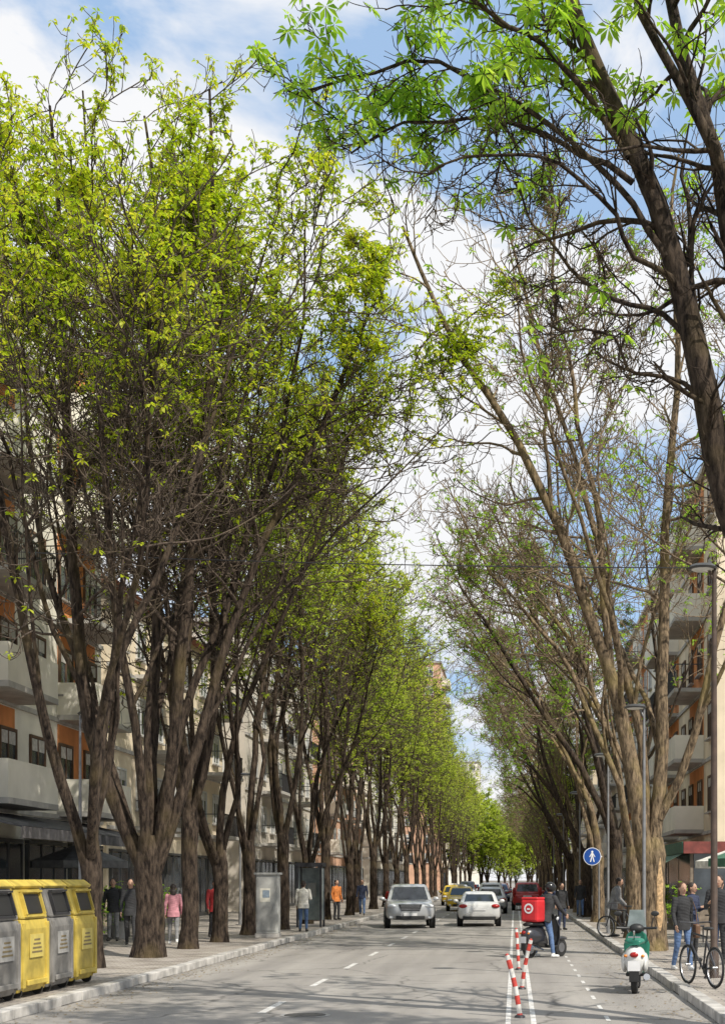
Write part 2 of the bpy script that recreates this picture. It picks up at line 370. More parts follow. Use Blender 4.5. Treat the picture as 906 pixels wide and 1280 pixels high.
vR=[tree_meshes('right_var_%d'%i,43+i*3,H=20.2,fork=2.6+0.5*i,r=.23,nl=3+i,lean=(-1,0),leanb=0.035,tilt=26,Rf=1.95,asym=.38,barks=(BARK_L if i==0 else BARK_D,TWIG_L),leafm=LEAF_G,lz=(0.15,0.8),lp=[(0.08,0.09),(0.2,0.14)][i],n2=13,n3=7,n4=[4,3][i],tw=.011,t2=.4,L2m=3.6,wan=.12,subang=30) for i in range(2)]
rY=[42.5,50,58.5,66.5,75.5,85,94,103,112,121,131,142,153,165,178,191,205,221]
for i,y in enumerate(rY):
    far=y>100
    ms=vR[i%2] if not far else (vL[1] if i%2 else vR[0])
    tree_obj(ms,(3.45+random.uniform(-.15,.15),y,PZ),random.uniform(-.45,.45)+(math.pi if (far and i%2) else 0),random.uniform(.9,1.02)*(.84 if far else 1),'leaning chestnut tree with mostly bare branches on the pavement','chestnut trees along the right pavement')
vE=tree_meshes('end_var',77,H=14,fork=1.4,r=.2,nl=5,tilt=22,Rf=1.1,leafm=LEAF_M,lz=(0.0,0.15),lp=(.45,.5),n2=12,n3=5,n4=3,leafL=.24,t2=.06,asym=0)
for i,(x,y) in enumerate([(-7.5,240),(-4.6,243),(-1.6,236),(2.2,238),(4.4,242),(-10.5,246),(7.5,243),(-2.8,254),(.2,262),(3,256),(-5.8,252),(6,258),(-.8,275)]):
    tree_obj(vE,(x,y,-.02),i*1.3,[1.45,1.2,.95,1.1,1.4,1.5,1.5,1.1,.8,1.2,1.4,1.5,.9][i],'leafy green tree closing the far end of the street','trees at the end of the street')
# --- near right tree, limbs overhanging (base 3.6,17)
gf=[([(0,0,1.7),(-.1,0,3.2),(-.6,0,5.0),(-1.1,0,6.5),(-1.32,0,8.0),(-1.8,.05,9.1),(-2.25,.1,10.3),(-2.6,.2,11.3),(-3.0,.3,12.6)],.26),
    ([(0,0,1.7),(.05,.1,3.4),(-.3,.3,6.2),(-.75,.3,8.2),(-.95,.3,9.4),(-1.2,.4,10.7),(-1.6,.5,11.8),(-1.9,.6,13.4)],.19),
    ([(-1.0,0,6.2),(-1.02,-.1,7.4),(-.9,-.2,9.0),(-1.25,-.2,10.4),(-2.0,-.3,11.4),(-2.5,-.4,12.6)],.13),
    ([(-1.6,0,8.6),(-2.1,-.2,9.1),(-2.7,-.3,9.6),(-3.3,-.4,10.1),(-3.9,-.5,10.2),(-4.6,-.5,9.8)],.04),
    ([(-1.8,.05,9.1),(-2.6,.2,10.2),(-3.4,.3,11.1),(-4.4,.3,11.6),(-5.4,.4,11.6),(-6.3,.4,11.2)],.045),
    ([(-2.25,.1,10.3),(-3.0,-.2,11.2),(-4.0,-.4,11.8),(-5.2,-.6,12.2)],.045),
    ([(-2.2,.1,10.0),(-3.0,.3,10.7),(-3.9,.5,11.0),(-4.8,.5,11.1),(-5.6,.6,10.6)],.04),
    ([(-1.35,0,8.0),(-1.9,.3,8.5),(-2.5,.5,8.8),(-3.2,.6,9.4),(-3.6,.7,10.3)],.04),
    ([(-1.2,0,7.2),(-1.6,-.2,7.5),(-2.1,-.3,7.6),(-2.7,-.3,8.1),(-3.2,-.2,8.2)],.035),
    ([(0,.1,1.7),(.5,.4,4),(1.2,1.0,8),(1.6,1.2,13)],.15)]
mF=tree_meshes('near_right',55,H=14,fork=2.2,r=.3,guides=gf,leafm=LEAF_G,lz=(0.72,0.81),lp=(0.01,0.36),n2=16,n3=6,n4=3,leafL=.2,leaf_n=7,tw=.007,sub=0,leafW=.17,up2=.05,taper=.7,prune=False,L2m=2.3,barks=(BARK_D,BARK_D),t2=.3,fan=True)
tree_obj(mF,(3.6,17.0,PZ),0,1.0,'dark limbed chestnut tree overhanging the road with green leaves','chestnut trees along the right pavement')
for y in (8.5,2.0):  # off-frame leafy trees, added to cast dappled shade on the near road
    tree_obj(vL[0],(5.0,y,PZ),math.pi+.3,.95,'unseen leafy chestnut tree added to dapple the road with shade','chestnut trees along the right pavement')

# ------------------------------------------------------------------ ground, road, pavements
def road_mat():
    m=bpy.data.materials.new('asphalt'); m.use_nodes=True; nt=m.node_tree; b=nt.nodes['Principled BSDF']
    tc=nt.nodes.new('ShaderNodeTexCoord')
    def noise(s,d=5,sc=(1,1,1)):
        mp=nt.nodes.new('ShaderNodeMapping'); mp.inputs['Scale'].default_value=sc; nt.links.new(tc.outputs['Object'],mp.inputs['Vector'])
        n=nt.nodes.new('ShaderNodeTexNoise'); n.inputs['Scale'].default_value=s; n.inputs['Detail'].default_value=d; nt.links.new(mp.outputs['Vector'],n.inputs['Vector']); return n
    a=noise(1.0,6,(1.4,.14,1)); r=nt.nodes.new('ShaderNodeValToRGB'); r.color_ramp.elements[0].position=.3; r.color_ramp.elements[1].position=.72
    r.color_ramp.elements[0].color=(.24,.225,.21,1); r.color_ramp.elements[1].color=(.38,.358,.33,1); nt.links.new(a.outputs['Fac'],r.inputs['Fac'])
    g=noise(90,3); r2=nt.nodes.new('ShaderNodeValToRGB'); r2.color_ramp.elements[0].position=.3; r2.color_ramp.elements[1].position=.7
    r2.color_ramp.elements[0].color=(.72,.72,.72,1); r2.color_ramp.elements[1].color=(1.15,1.14,1.12,1); nt.links.new(g.outputs['Fac'],r2.inputs['Fac'])
    mx=nt.nodes.new('ShaderNodeMixRGB'); mx.blend_type='MULTIPLY'; mx.inputs['Fac'].default_value=1
    nt.links.new(r.outputs['Color'],mx.inputs['Color1']); nt.links.new(r2.outputs['Color'],mx.inputs['Color2'])
    vo=nt.nodes.new('ShaderNodeTexVoronoi'); vo.feature='DISTANCE_TO_EDGE'; vo.inputs['Scale'].default_value=.33
    w=noise(1.5,5); ad=nt.nodes.new('ShaderNodeMixRGB'); ad.blend_type='ADD'; ad.inputs['Fac'].default_value=.6
    nt.links.new(tc.outputs['Object'],ad.inputs['Color1']); nt.links.new(w.outputs['Color'],ad.inputs['Color2']); nt.links.new(ad.outputs['Color'],vo.inputs['Vector'])
    r3=nt.nodes.new('ShaderNodeValToRGB'); r3.color_ramp.elements[0].position=.0; r3.color_ramp.elements[1].position=.014
    r3.color_ramp.elements[0].color=(.4,.4,.4,1); r3.color_ramp.elements[1].color=(1,1,1,1); nt.links.new(vo.outputs['Distance'],r3.inputs['Fac'])
    m2=nt.nodes.new('ShaderNodeMixRGB'); m2.blend_type='MULTIPLY'; m2.inputs['Fac'].default_value=.8
    nt.links.new(mx.outputs['Color'],m2.inputs['Color1']); nt.links.new(r3.outputs['Color'],m2.inputs['Color2']); nt.links.new(m2.outputs['Color'],b.inputs['Base Color'])
    b.inputs['Roughness'].default_value=.88; b.inputs['Specular IOR Level'].default_value=.3
    bp=nt.nodes.new('ShaderNodeBump'); bp.inputs['Strength'].default_value=.35; bp.inputs['Distance'].default_value=.01
    nt.links.new(g.outputs['Fac'],bp.inputs['Height']); nt.links.new(bp.outputs['Normal'],b.inputs['Normal'])
    return m
def pave_mat(name,c1,c2,mortar,sc):
    m=bpy.data.materials.new(name); m.use_nodes=True; nt=m.node_tree; b=nt.nodes['Principled BSDF']
    tc=nt.nodes.new('ShaderNodeTexCoord'); br=nt.nodes.new('ShaderNodeTexBrick'); br.inputs['Scale'].default_value=sc
    br.inputs['Color1'].default_value=(*c1,1); br.inputs['Color2'].default_value=(*c2,1); br.inputs['Mortar'].default_value=(*mortar,1)
    br.inputs['Mortar Size'].default_value=.015; br.inputs['Brick Width'].default_value=.5; br.inputs['Row Height'].default_value=.25
    nt.links.new(tc.outputs['Object'],br.inputs['Vector'])
    n=nt.nodes.new('ShaderNodeTexNoise'); n.inputs['Scale'].default_value=1.7; n.inputs['Detail'].default_value=7; nt.links.new(tc.outputs['Object'],n.inputs['Vector'])
    r=nt.nodes.new('ShaderNodeValToRGB'); r.color_ramp.elements[0].position=.3; r.color_ramp.elements[1].position=.7
    r.color_ramp.elements[0].color=(.6,.58,.55,1); r.color_ramp.elements[1].color=(1.1,1.1,1.08,1); nt.links.new(n.outputs['Fac'],r.inputs['Fac'])
    mx=nt.nodes.new('ShaderNodeMixRGB'); mx.blend_type='MULTIPLY'; mx.inputs['Fac'].default_value=1
    nt.links.new(br.outputs['Color'],mx.inputs['Color1']); nt.links.new(r.outputs['Color'],mx.inputs['Color2']); nt.links.new(mx.outputs['Color'],b.inputs['Base Color'])
    b.inputs['Roughness'].default_value=.85
    return m
def sheet(name,x0,x1,y0,y1,z,m,label,cat,ny=1):
    b=MB(); b.add([(x0,y0,z),(x1,y0,z),(x1,y1,z),(x0,y1,z)],[(0,1,2,3)]); o=b.make(name,None,m); tag(o,label,cat,kind='structure'); return o
sheet('ground',-1500,1500,-300,3000,-0.03,mat('earth',(.17,.15,.12),.95,.3,.4),'wide flat dusty city ground beneath the street','ground')
sheet('road',-6.6,2.62,-30,700,0.0,road_mat(),'straight grey asphalt road worn by traffic','road')
for nm,x0,x1 in (('left_pavement',-15.2,-6.82),('right_pavement',2.84,8.6)):
    b=MB(); b.box(((x0+x1)/2,335,PZ/2-.01),(x1-x0,730,PZ+.02)); o=b.make(nm,None,pave_mat(nm,(.42,.38,.33),(.35,.31,.28),(.14,.13,.12),1.6)); tag(o,'wide pavement of small worn concrete tiles','pavement',kind='structure')
KM=mat('kerb_stone',(.42,.4,.37),.85,.35,3,bump=.3)
for nm,x in (('left_kerb',-6.71),('right_kerb',2.73)):
    b=MB()
    y=-20.
    while y<260:
        b.box((x+random.uniform(-.01,.01),y+.5,.068+random.uniform(-.008,.008)),(.21,.98,.15),rz=random.uniform(-.006,.006)); y+=1.
    o=b.make(nm,None,KM,bevel=.015); tag(o,'row of pale concrete kerb stones edging the road','kerb',kind='structure')
WP=mat('road_paint_worn',(.5,.48,.45),.8,.25,9,c2=(.78,.77,.74),detail=8)
b=MB()
def mark(x0,x1,y0,y1,z=.004): b.add([(x0,y0,z),(x1,y0,z),(x1,y1,z),(x0,y1,z)],[(0,1,2,3)])
for k in range(26): mark(-3.56,-3.45,13+k*5.0+1.9,13+k*5.0+3.8)
mark(-.12,-.05,-20,200); mark(.21,.28,-20,200)
for k in range(60): mark(1.2,1.26,12+k*1.7,12.7+k*1.7)
o=b.make('road_markings',None,WP); tag(o,'white painted lane lines and dashes on asphalt','road marking',kind='structure')
def manhole(x,y,r,m):
    b=MB(); b.tube([(0,0,.002),(0,0,.012)],r,28); t=b.make('manhole_cover',None,m,True,loc=(x,y,0)); tag(t,'round iron manhole cover set in the road','manhole cover')
    b=MB(); 
    for k in range(28):
        a=k*math.pi/14; a2=(k+1)*math.pi/14
        b.add([(r*1.02*math.cos(a),r*1.02*math.sin(a),.006),(r*1.22*math.cos(a),r*1.22*math.sin(a),.006),(r*1.22*math.cos(a2),r*1.22*math.sin(a2),.006),(r*1.02*math.cos(a2),r*1.02*math.sin(a2),.006)],[(0,1,2,3)])
    b.make('concrete_collar',t,KM)
manhole(-2.85,19.6,.28,mat('iron_cover',(.14,.13,.12),.6,.3,20,metal=.4,bump=.5))
rng=np.random.default_rng(5)
n=3200; xs=np.where(rng.uniform(0,1,n)<.6,-6.55+np.abs(rng.normal(0,.35,n)),2.5-np.abs(rng.normal(0,.5,n))); ys=rng.uniform(17,60,n)
a=rng.uniform(0,6.28,n); l=rng.uniform(.012,.035,n)
c=np.stack([xs,ys,np.full(n,.012)],1); u=np.stack([np.cos(a),np.sin(a),rng.uniform(-.1,.25,n)],1)*l[:,None]; w_=np.stack([-np.sin(a),np.cos(a),rng.uniform(-.1,.2,n)],1)*l[:,None]*.6
V=np.stack([c-u,c-w_,c+u,c+w_],1).reshape(-1,3)
o=obj('leaf_litter',fast_mesh('leaf_litter',V,np.arange(n*4).reshape(-1,4),[mat('litter',(.22,.16,.08),.9,.5,8)],False)); tag(o,'scattered dry bud scales and leaves along the kerb','litter',kind='stuff')

# ------------------------------------------------------------------ buildings
GL=mat('window_glass',(.05,.06,.07),.12,.5,1.2,spec=.8); WF=mat('window_frame_white',(.6,.6,.58),.6,.1); WFB=mat('window_frame_brown',(.12,.07,.04),.6,.2)
CURT=mat('curtain',(.5,.48,.44),.9,.2,8)
def window_mesh(w,h,fm):
    b=MB(); d=.07
    b.box((d/2,0,h/2-.04),(d,w,.08),0); b.box((d/2,0,-h/2+.04),(d,w,.08),0)
    b.box((d/2,w/2-.04,0),(d,.08,h-.162),0); b.box((d/2,-w/2+.04,0),(d,.08,h-.162),0); b.box((d/2-.004,0,0),(d-.02,.06,h-.162),0)
    b.box((.012,0,0),(.02,w-.162,h-.162),1)
    b.box((d/2+.05,0,-h/2-.035),(d+.12,w+.16,.06),2)
    b.box((.03,0,h/2-.08-h*.13),(.02,w-.17,h*.24),3)
    return b.data('window',[fm,GL,KM,CURT])
def rail_mesh(L,dpt,h,solid,m1,m2):
    b=MB(); b.box((dpt/2,0,-.08),(dpt,L,.16),0)
    if solid:
        b.box((dpt-.05,0,h/2),(.07,L,h-.003),1); b.box((dpt/2-.04,L/2-.04,h/2),(dpt-.09,.07,h-.003),1); b.box((dpt/2-.04,-L/2+.04,h/2),(dpt-.09,.07,h-.003),1)
    else:
        b.box((dpt-.05,0,h),(.05,L,.05),1); b.box((dpt/2,L/2-.03,h),(dpt-.1,.04,.04),1); b.box((dpt/2,-L/2+.03,h),(dpt-.1,.04,.04),1)
        k=-L/2+.06
        while k<L/2: b.box((dpt-.05,k,h/2),(.02,.02,h),1); k+=.13
    return b.data('balcony',[m1,m2])
ROOF=mat('roof_tile',(.3,.12,.07),.85,.3,3); CONC=mat('concrete',(.42,.4,.37),.85,.2,2)
def building(side,face,y0,y1,depth,floors,wallm,label,balc=None,recess=None,roofpitch=False,fh=3.0,gf=3.8,wx=2.9,fm=WF,kb=4):
    H=gf+floors*fh
    root=thing('apartment_building',(face,y0,0),0,label,'building','buildings lining the street')
    L=y1-y0; xc=-side*depth/2
    b=MB(); b.box((xc,L/2,H/2),(depth,L,H)); 
    for f in range(floors): b.box((side*.04,L/2,gf+f*fh),(.08,L+.01,.14),1)
    b.make('wall',root,[wallm,CONC])
    b=MB()
    if roofpitch:
        b.ext([(xc-depth/2-.5,H+.002),(xc+depth/2+.5,H+.002),(xc,H+2.6)],'y',-.4,L+.4,0)
    else:
        b.box((xc,L/2,H+.12),(depth+.5,L+.5,.236),1); b.box((xc,L/2,H+.7),(depth*.4,L*.3,.9),1)
    b.make('roof',root,[ROOF,CONC])
    wm=window_mesh(1.35,1.5,fm); rz=0 if side>0 else math.pi
    nwx=int(L//wx); off=(L-nwx*wx)/2
    bm_=None
    if balc: bm_=rail_mesh(wx*1.55,1.25,1.0,balc[0],CONC,balc[1]); bm2=rail_mesh(wx*1.55,1.25,1.0,False,CONC,METD)
    if recess: 
        rb=MB(); rb.box((.015,0,0),(.03,wx*1.5,fh-.35)); rme=rb.data('coloured_wall_panel',[recess])
    for f in range(floors):
        z=gf+f*fh+fh*.52
        for k in range(nwx):
            y=off+(k+.5)*wx
            if recess and k%kb==1%kb and k+1<nwx: obj('wall_panel',rme,root,(side*.002,y+wx/2,z),rz)
            obj('window',wm,root,(side*.034 if (recess and k%kb in (1,2)) else side*.003,y,z),rz)
            if bm_ and k%kb==1 and k+1<nwx: obj('balcony',bm_ if (f+k)%3 else bm2,root,(side*.003,y+wx/2,gf+f*fh+.17),rz)
        for k in range(int(depth//3.2)):
            obj('window',wm,root,(-side*(1.8+k*3.2),-.003,z),-math.pi/2)
    sm=MB(); n=int(L//4)
    for k in range(n):
        y=(k+.5)*L/n
        sm.box((side*.06,y,1.55),(.1,L/n-.5,2.6),0); sm.box((side*.08,y,2.95),(.14,L/n-.5,.1),1); sm.box((side*.08,y,.22),(.14,L/n-.5,.18),1)
        for q in (-.5,-.17,.17,.5): sm.box((side*.08,y+q*(L/n-.58),1.55),(.12,.06,2.68),1)
    sm.make('shop_window',root,[GL,mat('shop_frame',(.07,.07,.07),.5,.2)])
    return root,H
METD=mat('metal_dark',(.05,.05,.055),.45,.2,8,metal=.5)
WHITE=mat('plaster_white',(.76,.72,.62),.9,.14,.7,bump=.1); BEIGE=mat('plaster_beige',(.72,.61,.45),.9,.17,.6,bump=.1)
ORNG=mat('plaster_orange',(.62,.24,.08),.9,.2,1.); GREYP=mat('plaster_grey',(.54,.49,.42),.9,.15,.6); PINK=mat('plaster_pink',(.6,.36,.24),.9,.15,.6)
b1,_=building(1,-14.2,33.5,49.5,12,5,WHITE,'white plaster apartment block with orange walls behind balconies',balc=(True,WHITE),recess=ORNG,fm=WFB,kb=3,wx=2.6)
building(1,-15.0,53,74,12,3,BEIGE,'low beige building with red tiled roof and railed balconies',balc=(False,METD),roofpitch=True)
building(1,-14.6,78,104,12,4,GREYP,'warm grey plaster apartment block with iron balconies',balc=(False,METD))
building(1,-14.8,108,140,12,4,PINK,'pinkish plaster apartment block with solid balconies',balc=(True,WHITE))
building(1,-14.6,145,190,12,5,WHITE,'pale apartment block far down the street',balc=(False,METD),wx=4)
building(1,-12.0,232,250,16,11,PINK,'tall reddish apartment tower rising above the trees',balc=(True,WHITE),wx=4)
building(1,-9.6,392,410,16,10,WHITE,'distant white apartment tower at the street end',wx=4)
b4,_=building(-1,8.0,57,82,14,5,BEIGE,'beige apartment block with balconies above street cafes',balc=(True,WHITE),recess=ORNG,wx=3.1,kb=3,fm=WFB)
building(-1,8.4,86,112,14,5,WHITE,'white apartment block with orange panels behind the trees',balc=(False,METD),recess=ORNG)
building(-1,8.6,116,150,14,5,GREYP,'warm grey apartment block behind the trees',balc=(True,WHITE),wx=4)
building(-1,8.4,155,215,14,5,BEIGE,'long beige apartment block far down the street',balc=(False,METD),wx=5)
AW=mat('awning_dark',(.06,.06,.065),.8,.3,4); 
def awning(par,side,y0,y1,z,proj,m,mv=None):
    b=MB(); b.add([(0,y0,z),(side*proj,y0,z-.55),(side*proj,y1,z-.55),(0,y1,z),(0,y0,z-.04),(side*proj,y0,z-.59),(side*proj,y1,z-.59),(0,y1,z-.04)],[(0,1,2,3),(4,7,6,5),(0,4,5,1),(3,2,6,7)],0)
    b.box((side*proj,(y0+y1)/2,z-.7),(.02,y1-y0,.28),1); b.make('awning',par,[m,mv or m])
awning(b1,1,1.0,7.6,3.7,2.4,AW,mat('awning_grey',(.16,.15,.15),.8)); awning(b1,1,8.0,14.5,3.7,2.2,AW)
awning(b4,-1,.5,8,3.3,2.2,mat('awning_red',(.22,.04,.03),.8),mat('awning_green',(.04,.12,.07),.8)); awning(b4,-1,9,20,3.3,2.2,mat('awning_cream',(.5,.47,.4),.8))
def kiosk(x,y,w,d,h,label,c):
    r=thing('cafe_pavilion',(x,y,PZ),0,label,'cafe pavilion')
    b=MB(); b.box((w/2,d/2,.35),(w,d,.7)); 
    for i in (0,1):
        for j in (0,.5,1): b.box((.06+i*(w-.12),.06+j*(d-.12),h/2+.02),(.1,.1,h))
    b.make('wall',r,mat('pavilion_wall',(.2,.16,.12),.7,.3))
    b=MB(); b.box((w/2,.03,(h+.7)/2),(w-.26,.02,h-.72)); b.box((.03,d/2,(h+.7)/2),(.02,d-.26,h-.72)); b.make('glass_panel',r,GL)
    b=MB(); b.box((w/2,d/2,h+.18),(w+.5,d+.5,.2)); b.make('roof',r,CONC)
    b=MB(); b.box((w/2,-.28,h+.1),(w+.5,.04,.4),0); b.box((-.28,d/2,h+.1),(.04,d+.5,.4),1); b.make('fascia',r,[c[0],c[1]])
    b=MB(); b.add([(-.25,-.2,h-.1),(-1.2,-.2,h-.6),(-1.2,d+.2,h-.6),(-.25,d+.2,h-.1)],[(0,1,2,3)],0); b.make('awning',r,c[2])
kiosk(5.9,48.5,2.0,7,2.7,'street cafe pavilion with dull red and green fascia on the pavement',(mat('fascia_red',(.2,.05,.04),.6),mat('fascia_green',(.04,.12,.08),.6),mat('awning_sage',(.12,.2,.14),.8)))
def parasol(x,y,m,label):
    r=thing('parasol',(x,y,PZ),0,label,'parasol','cafe parasols on the pavement'); b=MB(); b.tube([(0,0,0),(0,0,2.6)],.03,8); b.box((0,0,.04),(.5,.5,.08)); b.make('pole',r,METD)
    b=MB(); n=8; vs=[(0,0,2.75)]+[(1.4*math.cos(k*math.pi/4),1.4*math.sin(k*math.pi/4),2.25) for k in range(8)]+[(1.4*math.cos(k*math.pi/4),1.4*math.sin(k*math.pi/4),2.05) for k in range(8)]
    b.add(vs,[(0,k+1,(k+1)%8+1) for k in range(8)]+[(k+1,k+9,(k+1)%8+9,(k+1)%8+1) for k in range(8)]); b.make('canopy',r,m)
parasol(6.6,41.5,mat('canvas_white',(.7,.68,.62),.8),'white canvas cafe parasol over the pavement'); parasol(6.3,36.5,mat('canvas_green',(.06,.16,.1),.8),'green canvas cafe parasol over the pavement')
parasol(-12.4,41,mat('canvas_dark',(.1,.1,.1),.8),'dark canvas cafe parasol by the shops')

# ------------------------------------------------------------------ street furniture
POLE=mat('pole_grey',(.22,.22,.22),.5,.15,6,metal=.4); POLB=mat('pole_brown',(.07,.045,.032),.6,.3,6); LAMPG=mat('lamp_glass',(.7,.7,.66),.3,.05)
def lamp(loc,rz,pm,label,h=7.2,w=1.):
    r=thing('street_lamp',loc,rz,label,'street lamp','street lamps along the road')
    b=MB(); b.tube([(0,0,0),(0,0,.5),(0,0,.55),(0,0,h*.6),(0,0,h)],[.1*w,.1*w,.075*w,.065*w,.045*w],12); b.tube([(0,0,0),(0,0,.03)],.17,12); b.make('pole',r,pm,True)
    b=MB(); b.tube([(0,0,h-.25),(-.1,0,h-.02),(-.25,0,h+.02)],.025,8); b.make('arm',r,pm,True)
    b=MB(); b.tube([(-.2,0,h+.07),(-.2,0,h+.05),(-.2,0,h+.0),(-.2,0,h-.03)],[.06,.2,.26,.24],20,0); b.make('lamp_shade',r,mat('lamp_dark',(.06,.06,.06),.4),True)
    b=MB(); b.tube([(-.2,0,h-.031),(-.2,0,h-.05)],[.2,.16],16); b.make('lamp_glass',r,LAMPG,True)
    return r
lamp((3.5,25.3,PZ),0,POLB,'brown street lamp post with flat round head',7.2,.85); 
l2=lamp((2.98,33.2,PZ),0,POLE,'slim grey street lamp with flat round head by the tree',5.7,.6)
for y in (46,66,88,110): dup(l2,(2.98,y,PZ),0)
for y in (34.5,54.6,75,98,125): dup(l2,(-10.4,y,PZ),math.pi)
def cable(p,q,sag,label):
    pts=[Vector(p).lerp(Vector(q),t/24)+Vector((0,0,-sag*4*(t/24)*(1-t/24))) for t in range(25)]
    b=MB(); b.tube(pts,.011,5); o=b.make('overhead_cable',None,METD,True); tag(o,label,'cable')
cable((-14.1,33.4,9.6),(3.5,25.3,7.33),.12,'thin dark cable strung across the street from building to lamp post'); 
# bins
BG=mat('bin_grey',(.2,.19,.175),.55,.35,3,bump=.05,detail=8); BY=mat('bin_yellow',(.52,.39,.07),.55,.3,3,detail=9); BK=mat('bin_black',(.015,.015,.015),.5,.2); STK=mat('sticker_white',(.34,.33,.31),.5,.2)
def bin_(y,ym,label):
    r=thing('recycling_bin',(-7.05,y,PZ),random.uniform(-.02,.02),label,'recycling bin','recycling bins lined up at the kerb')
    W=1.12
    b=MB(); b.ext([(-1.0,.08),(-.08,.08),(-.02,.25),(0.0,1.0),(-.04,1.14),(-1.06,1.14),(-1.03,.3)],'y',-W/2,W/2,0)
    for s in (-1,1):
        b.box((-.05,s*(W/2-.07),.62),(.12,.1,.95),0); b.box((-.5,s*(W/2+.012),.72),(.8,.025,.06),0); b.box((-.5,s*(W/2+.012),.4),(.7,.025,.05),0)
    b.box((.012,0,.22),(.04,W-.3,.08),0)
    b.make('body',r,BY if ym else BG,bevel=.025)
    b=MB(); pr=[(-.02,1.145),(-.14,1.58),(-.24,1.68),(-.84,1.68),(-.98,1.52),(-1.06,1.145)]
    b.ext(pr,'y',-W/2+.012,W/2-.012,0); b.make('hood',r,BY if ym else BG,bevel=.03)
    b=MB(); b.ext([(-.13,1.585),(-.1,1.63),(-.22,1.72),(-.86,1.72),(-1.02,1.55),(-.99,1.53),(-.85,1.69),(-.23,1.69)],'y',-W/2-.01,W/2+.01,0); b.make('lid',r,BY,bevel=.012)
    b=MB(); b.box((-.074,0,1.36),(.03,W*.62,.3),0,ry=-.27); b.make('opening',r,BK,bevel=.01)
    b=MB(); b.box((-.08,0,1.55),(.06,W*.7,.03),0); b.box((-.03,0,1.19),(.05,W*.7,.03),0); b.box((-.055,W*.34,1.37),(.05,.03,.33),0,ry=-.27); b.box((-.055,-W*.34,1.37),(.05,.03,.33),0,ry=-.27); b.make('opening_frame',r,BY if ym else METD)
    b=MB(); b.box((.004,0,.75),(.012,.55,.34),0); 
    for q in range(4): b.box((.0125,0,.66+q*.06),(.004,.42-.06*q,.025),1)
    b.make('sticker',r,[STK if not ym else mat('sticker_yellow',(.6,.48,.12),.5,.1),mat('print_brown',(.2,.15,.07),.6,.2)])
    for s in (-1,1):
        for q in (-W/2+.1,W/2-.16):
            b=MB(); b.tube([(-.5+s*.36,q,.08),(-.5+s*.36,q+.06,.08)],.08,12); b.make('wheel',r,BK,True)
for i,y in enumerate([20.0,21.25,22.5,23.75]): bin_(y,i%2==1,('yellow' if i%2 else 'grey')+' recycling bin with yellow lid and dark opening')
BR=mat('bollard_red',(.48,.05,.035),.5,.3,14); BW=mat('bollard_white',(.62,.6,.56),.5,.25,14)
def bollard(x,y,tx,ty,label):
    r=thing('flexible_bollard',(x,y,.006),0,label,'bollard','red and white bollards on the lane line')
    h=.85; P=lambda t:(tx*t*(.5+.5*t),ty*t,h*t)
    zs=[0,.06,.2,.34,.48,.62,.76,.9,.97,1]
    b=MB()
    for i in range(len(zs)-1):
        rr=[.045,.034,.034,.034,.034,.034,.034,.034,.026][i]
        b.tube([P(zs[i]),P(zs[i+1])],[rr,.034 if i<8 else .018],14,(0 if i%2==0 else 1))
    b.make('post',r,[BR,BW],True)
    b=MB(); b.tube([(0,0,0),(0,0,.02),(0,0,.03)],[.075,.065,.05],18); b.make('base',r,METD,True)
    return r
for k,(x,y,tx,ty) in enumerate([(.07,19.3,-.18,.05),(.12,24.3,.16,-.05),(.08,29.5,-.05,0.04)]):
    bollard(x,y,tx,ty,'bent red and white flexible bollard between two painted lines')
SB=mat('sign_blue',(.01,.07,.32),.4,.1); SWH=mat('sign_white',(.8,.8,.8),.4,.05)
r=thing('road_sign',(2.86,48.5,PZ),0,'round blue pedestrian sign on a grey pole','road sign')
b=MB(); b.tube([(-.02,.03,0),(-.02,.03,2.75)],.03,10); b.make('pole',r,POLE,True)
b=MB(); b.tube([(-.25,0,2.5),(-.25,.02,2.5)],.3,28,0); b.tube([(-.25,-.003,2.5),(-.25,-.001,2.5)],.28,28,1); b.box((-.02,.015,2.5),(.2,.02,.04),0); b.make('plate',r,[SWH,SB],True)
b=MB(); Y0=-.008
for q in [((-.25,Y0,2.55),(.07,.006,.15),0),((-.29,Y0,2.4),(.035,.006,.17),.25),((-.21,Y0,2.4),(.035,.006,.17),-.25),((-.31,Y0,2.54),(.025,.006,.13),.5),((-.19,Y0,2.54),(.025,.006,.13),-.5)]: b.box(q[0],q[1],ry=q[2])
b.tube([(-.25,Y0,2.66),(-.25,Y0-.004,2.66)],.035,12); b.make('pedestrian_symbol',r,SWH)
def cabinet(x,y,w,d,h,label):
    r=thing('utility_cabinet',(x,y,PZ),0,label,'utility cabinet'); m=mat('cabinet_paint',(.36,.36,.34),.6,.25,3)
    b=MB(); b.box((0,0,.06),(w+.04,d+.04,.12)); b.make('plinth',r,CONC); b=MB(); b.box((0,0,h/2+.12),(w,d,h)); b.make('body',r,m,bevel=.02)
    b=MB(); b.box((0,0,h+.15),(w+.1,d+.1,.06)); b.make('cap',r,m)
    b=MB(); b.box((0,-d/2-.008,h*.5+.12),(w-.1,.016,h-.16)); b.box((w*.3,-d/2-.03,h*.5),(.03,.04,.14)); b.make('door',r,m,bevel=.004)
    b=MB(); b.box((-.05,-d/2-.019,h*.72),(.3,.004,.4),0); b.box((-.02,-d/2-.022,h*.74),(.2,.004,.22),1); b.make('poster',r,[mat('poster_paper',(.6,.58,.5),.8,.2,6),mat('poster_ink',(.2,.25,.3),.8,.3,9)])
cabinet(-7.35,43.,.65,.5,1.75,'tall pale utility cabinet with posters on the pavement edge')
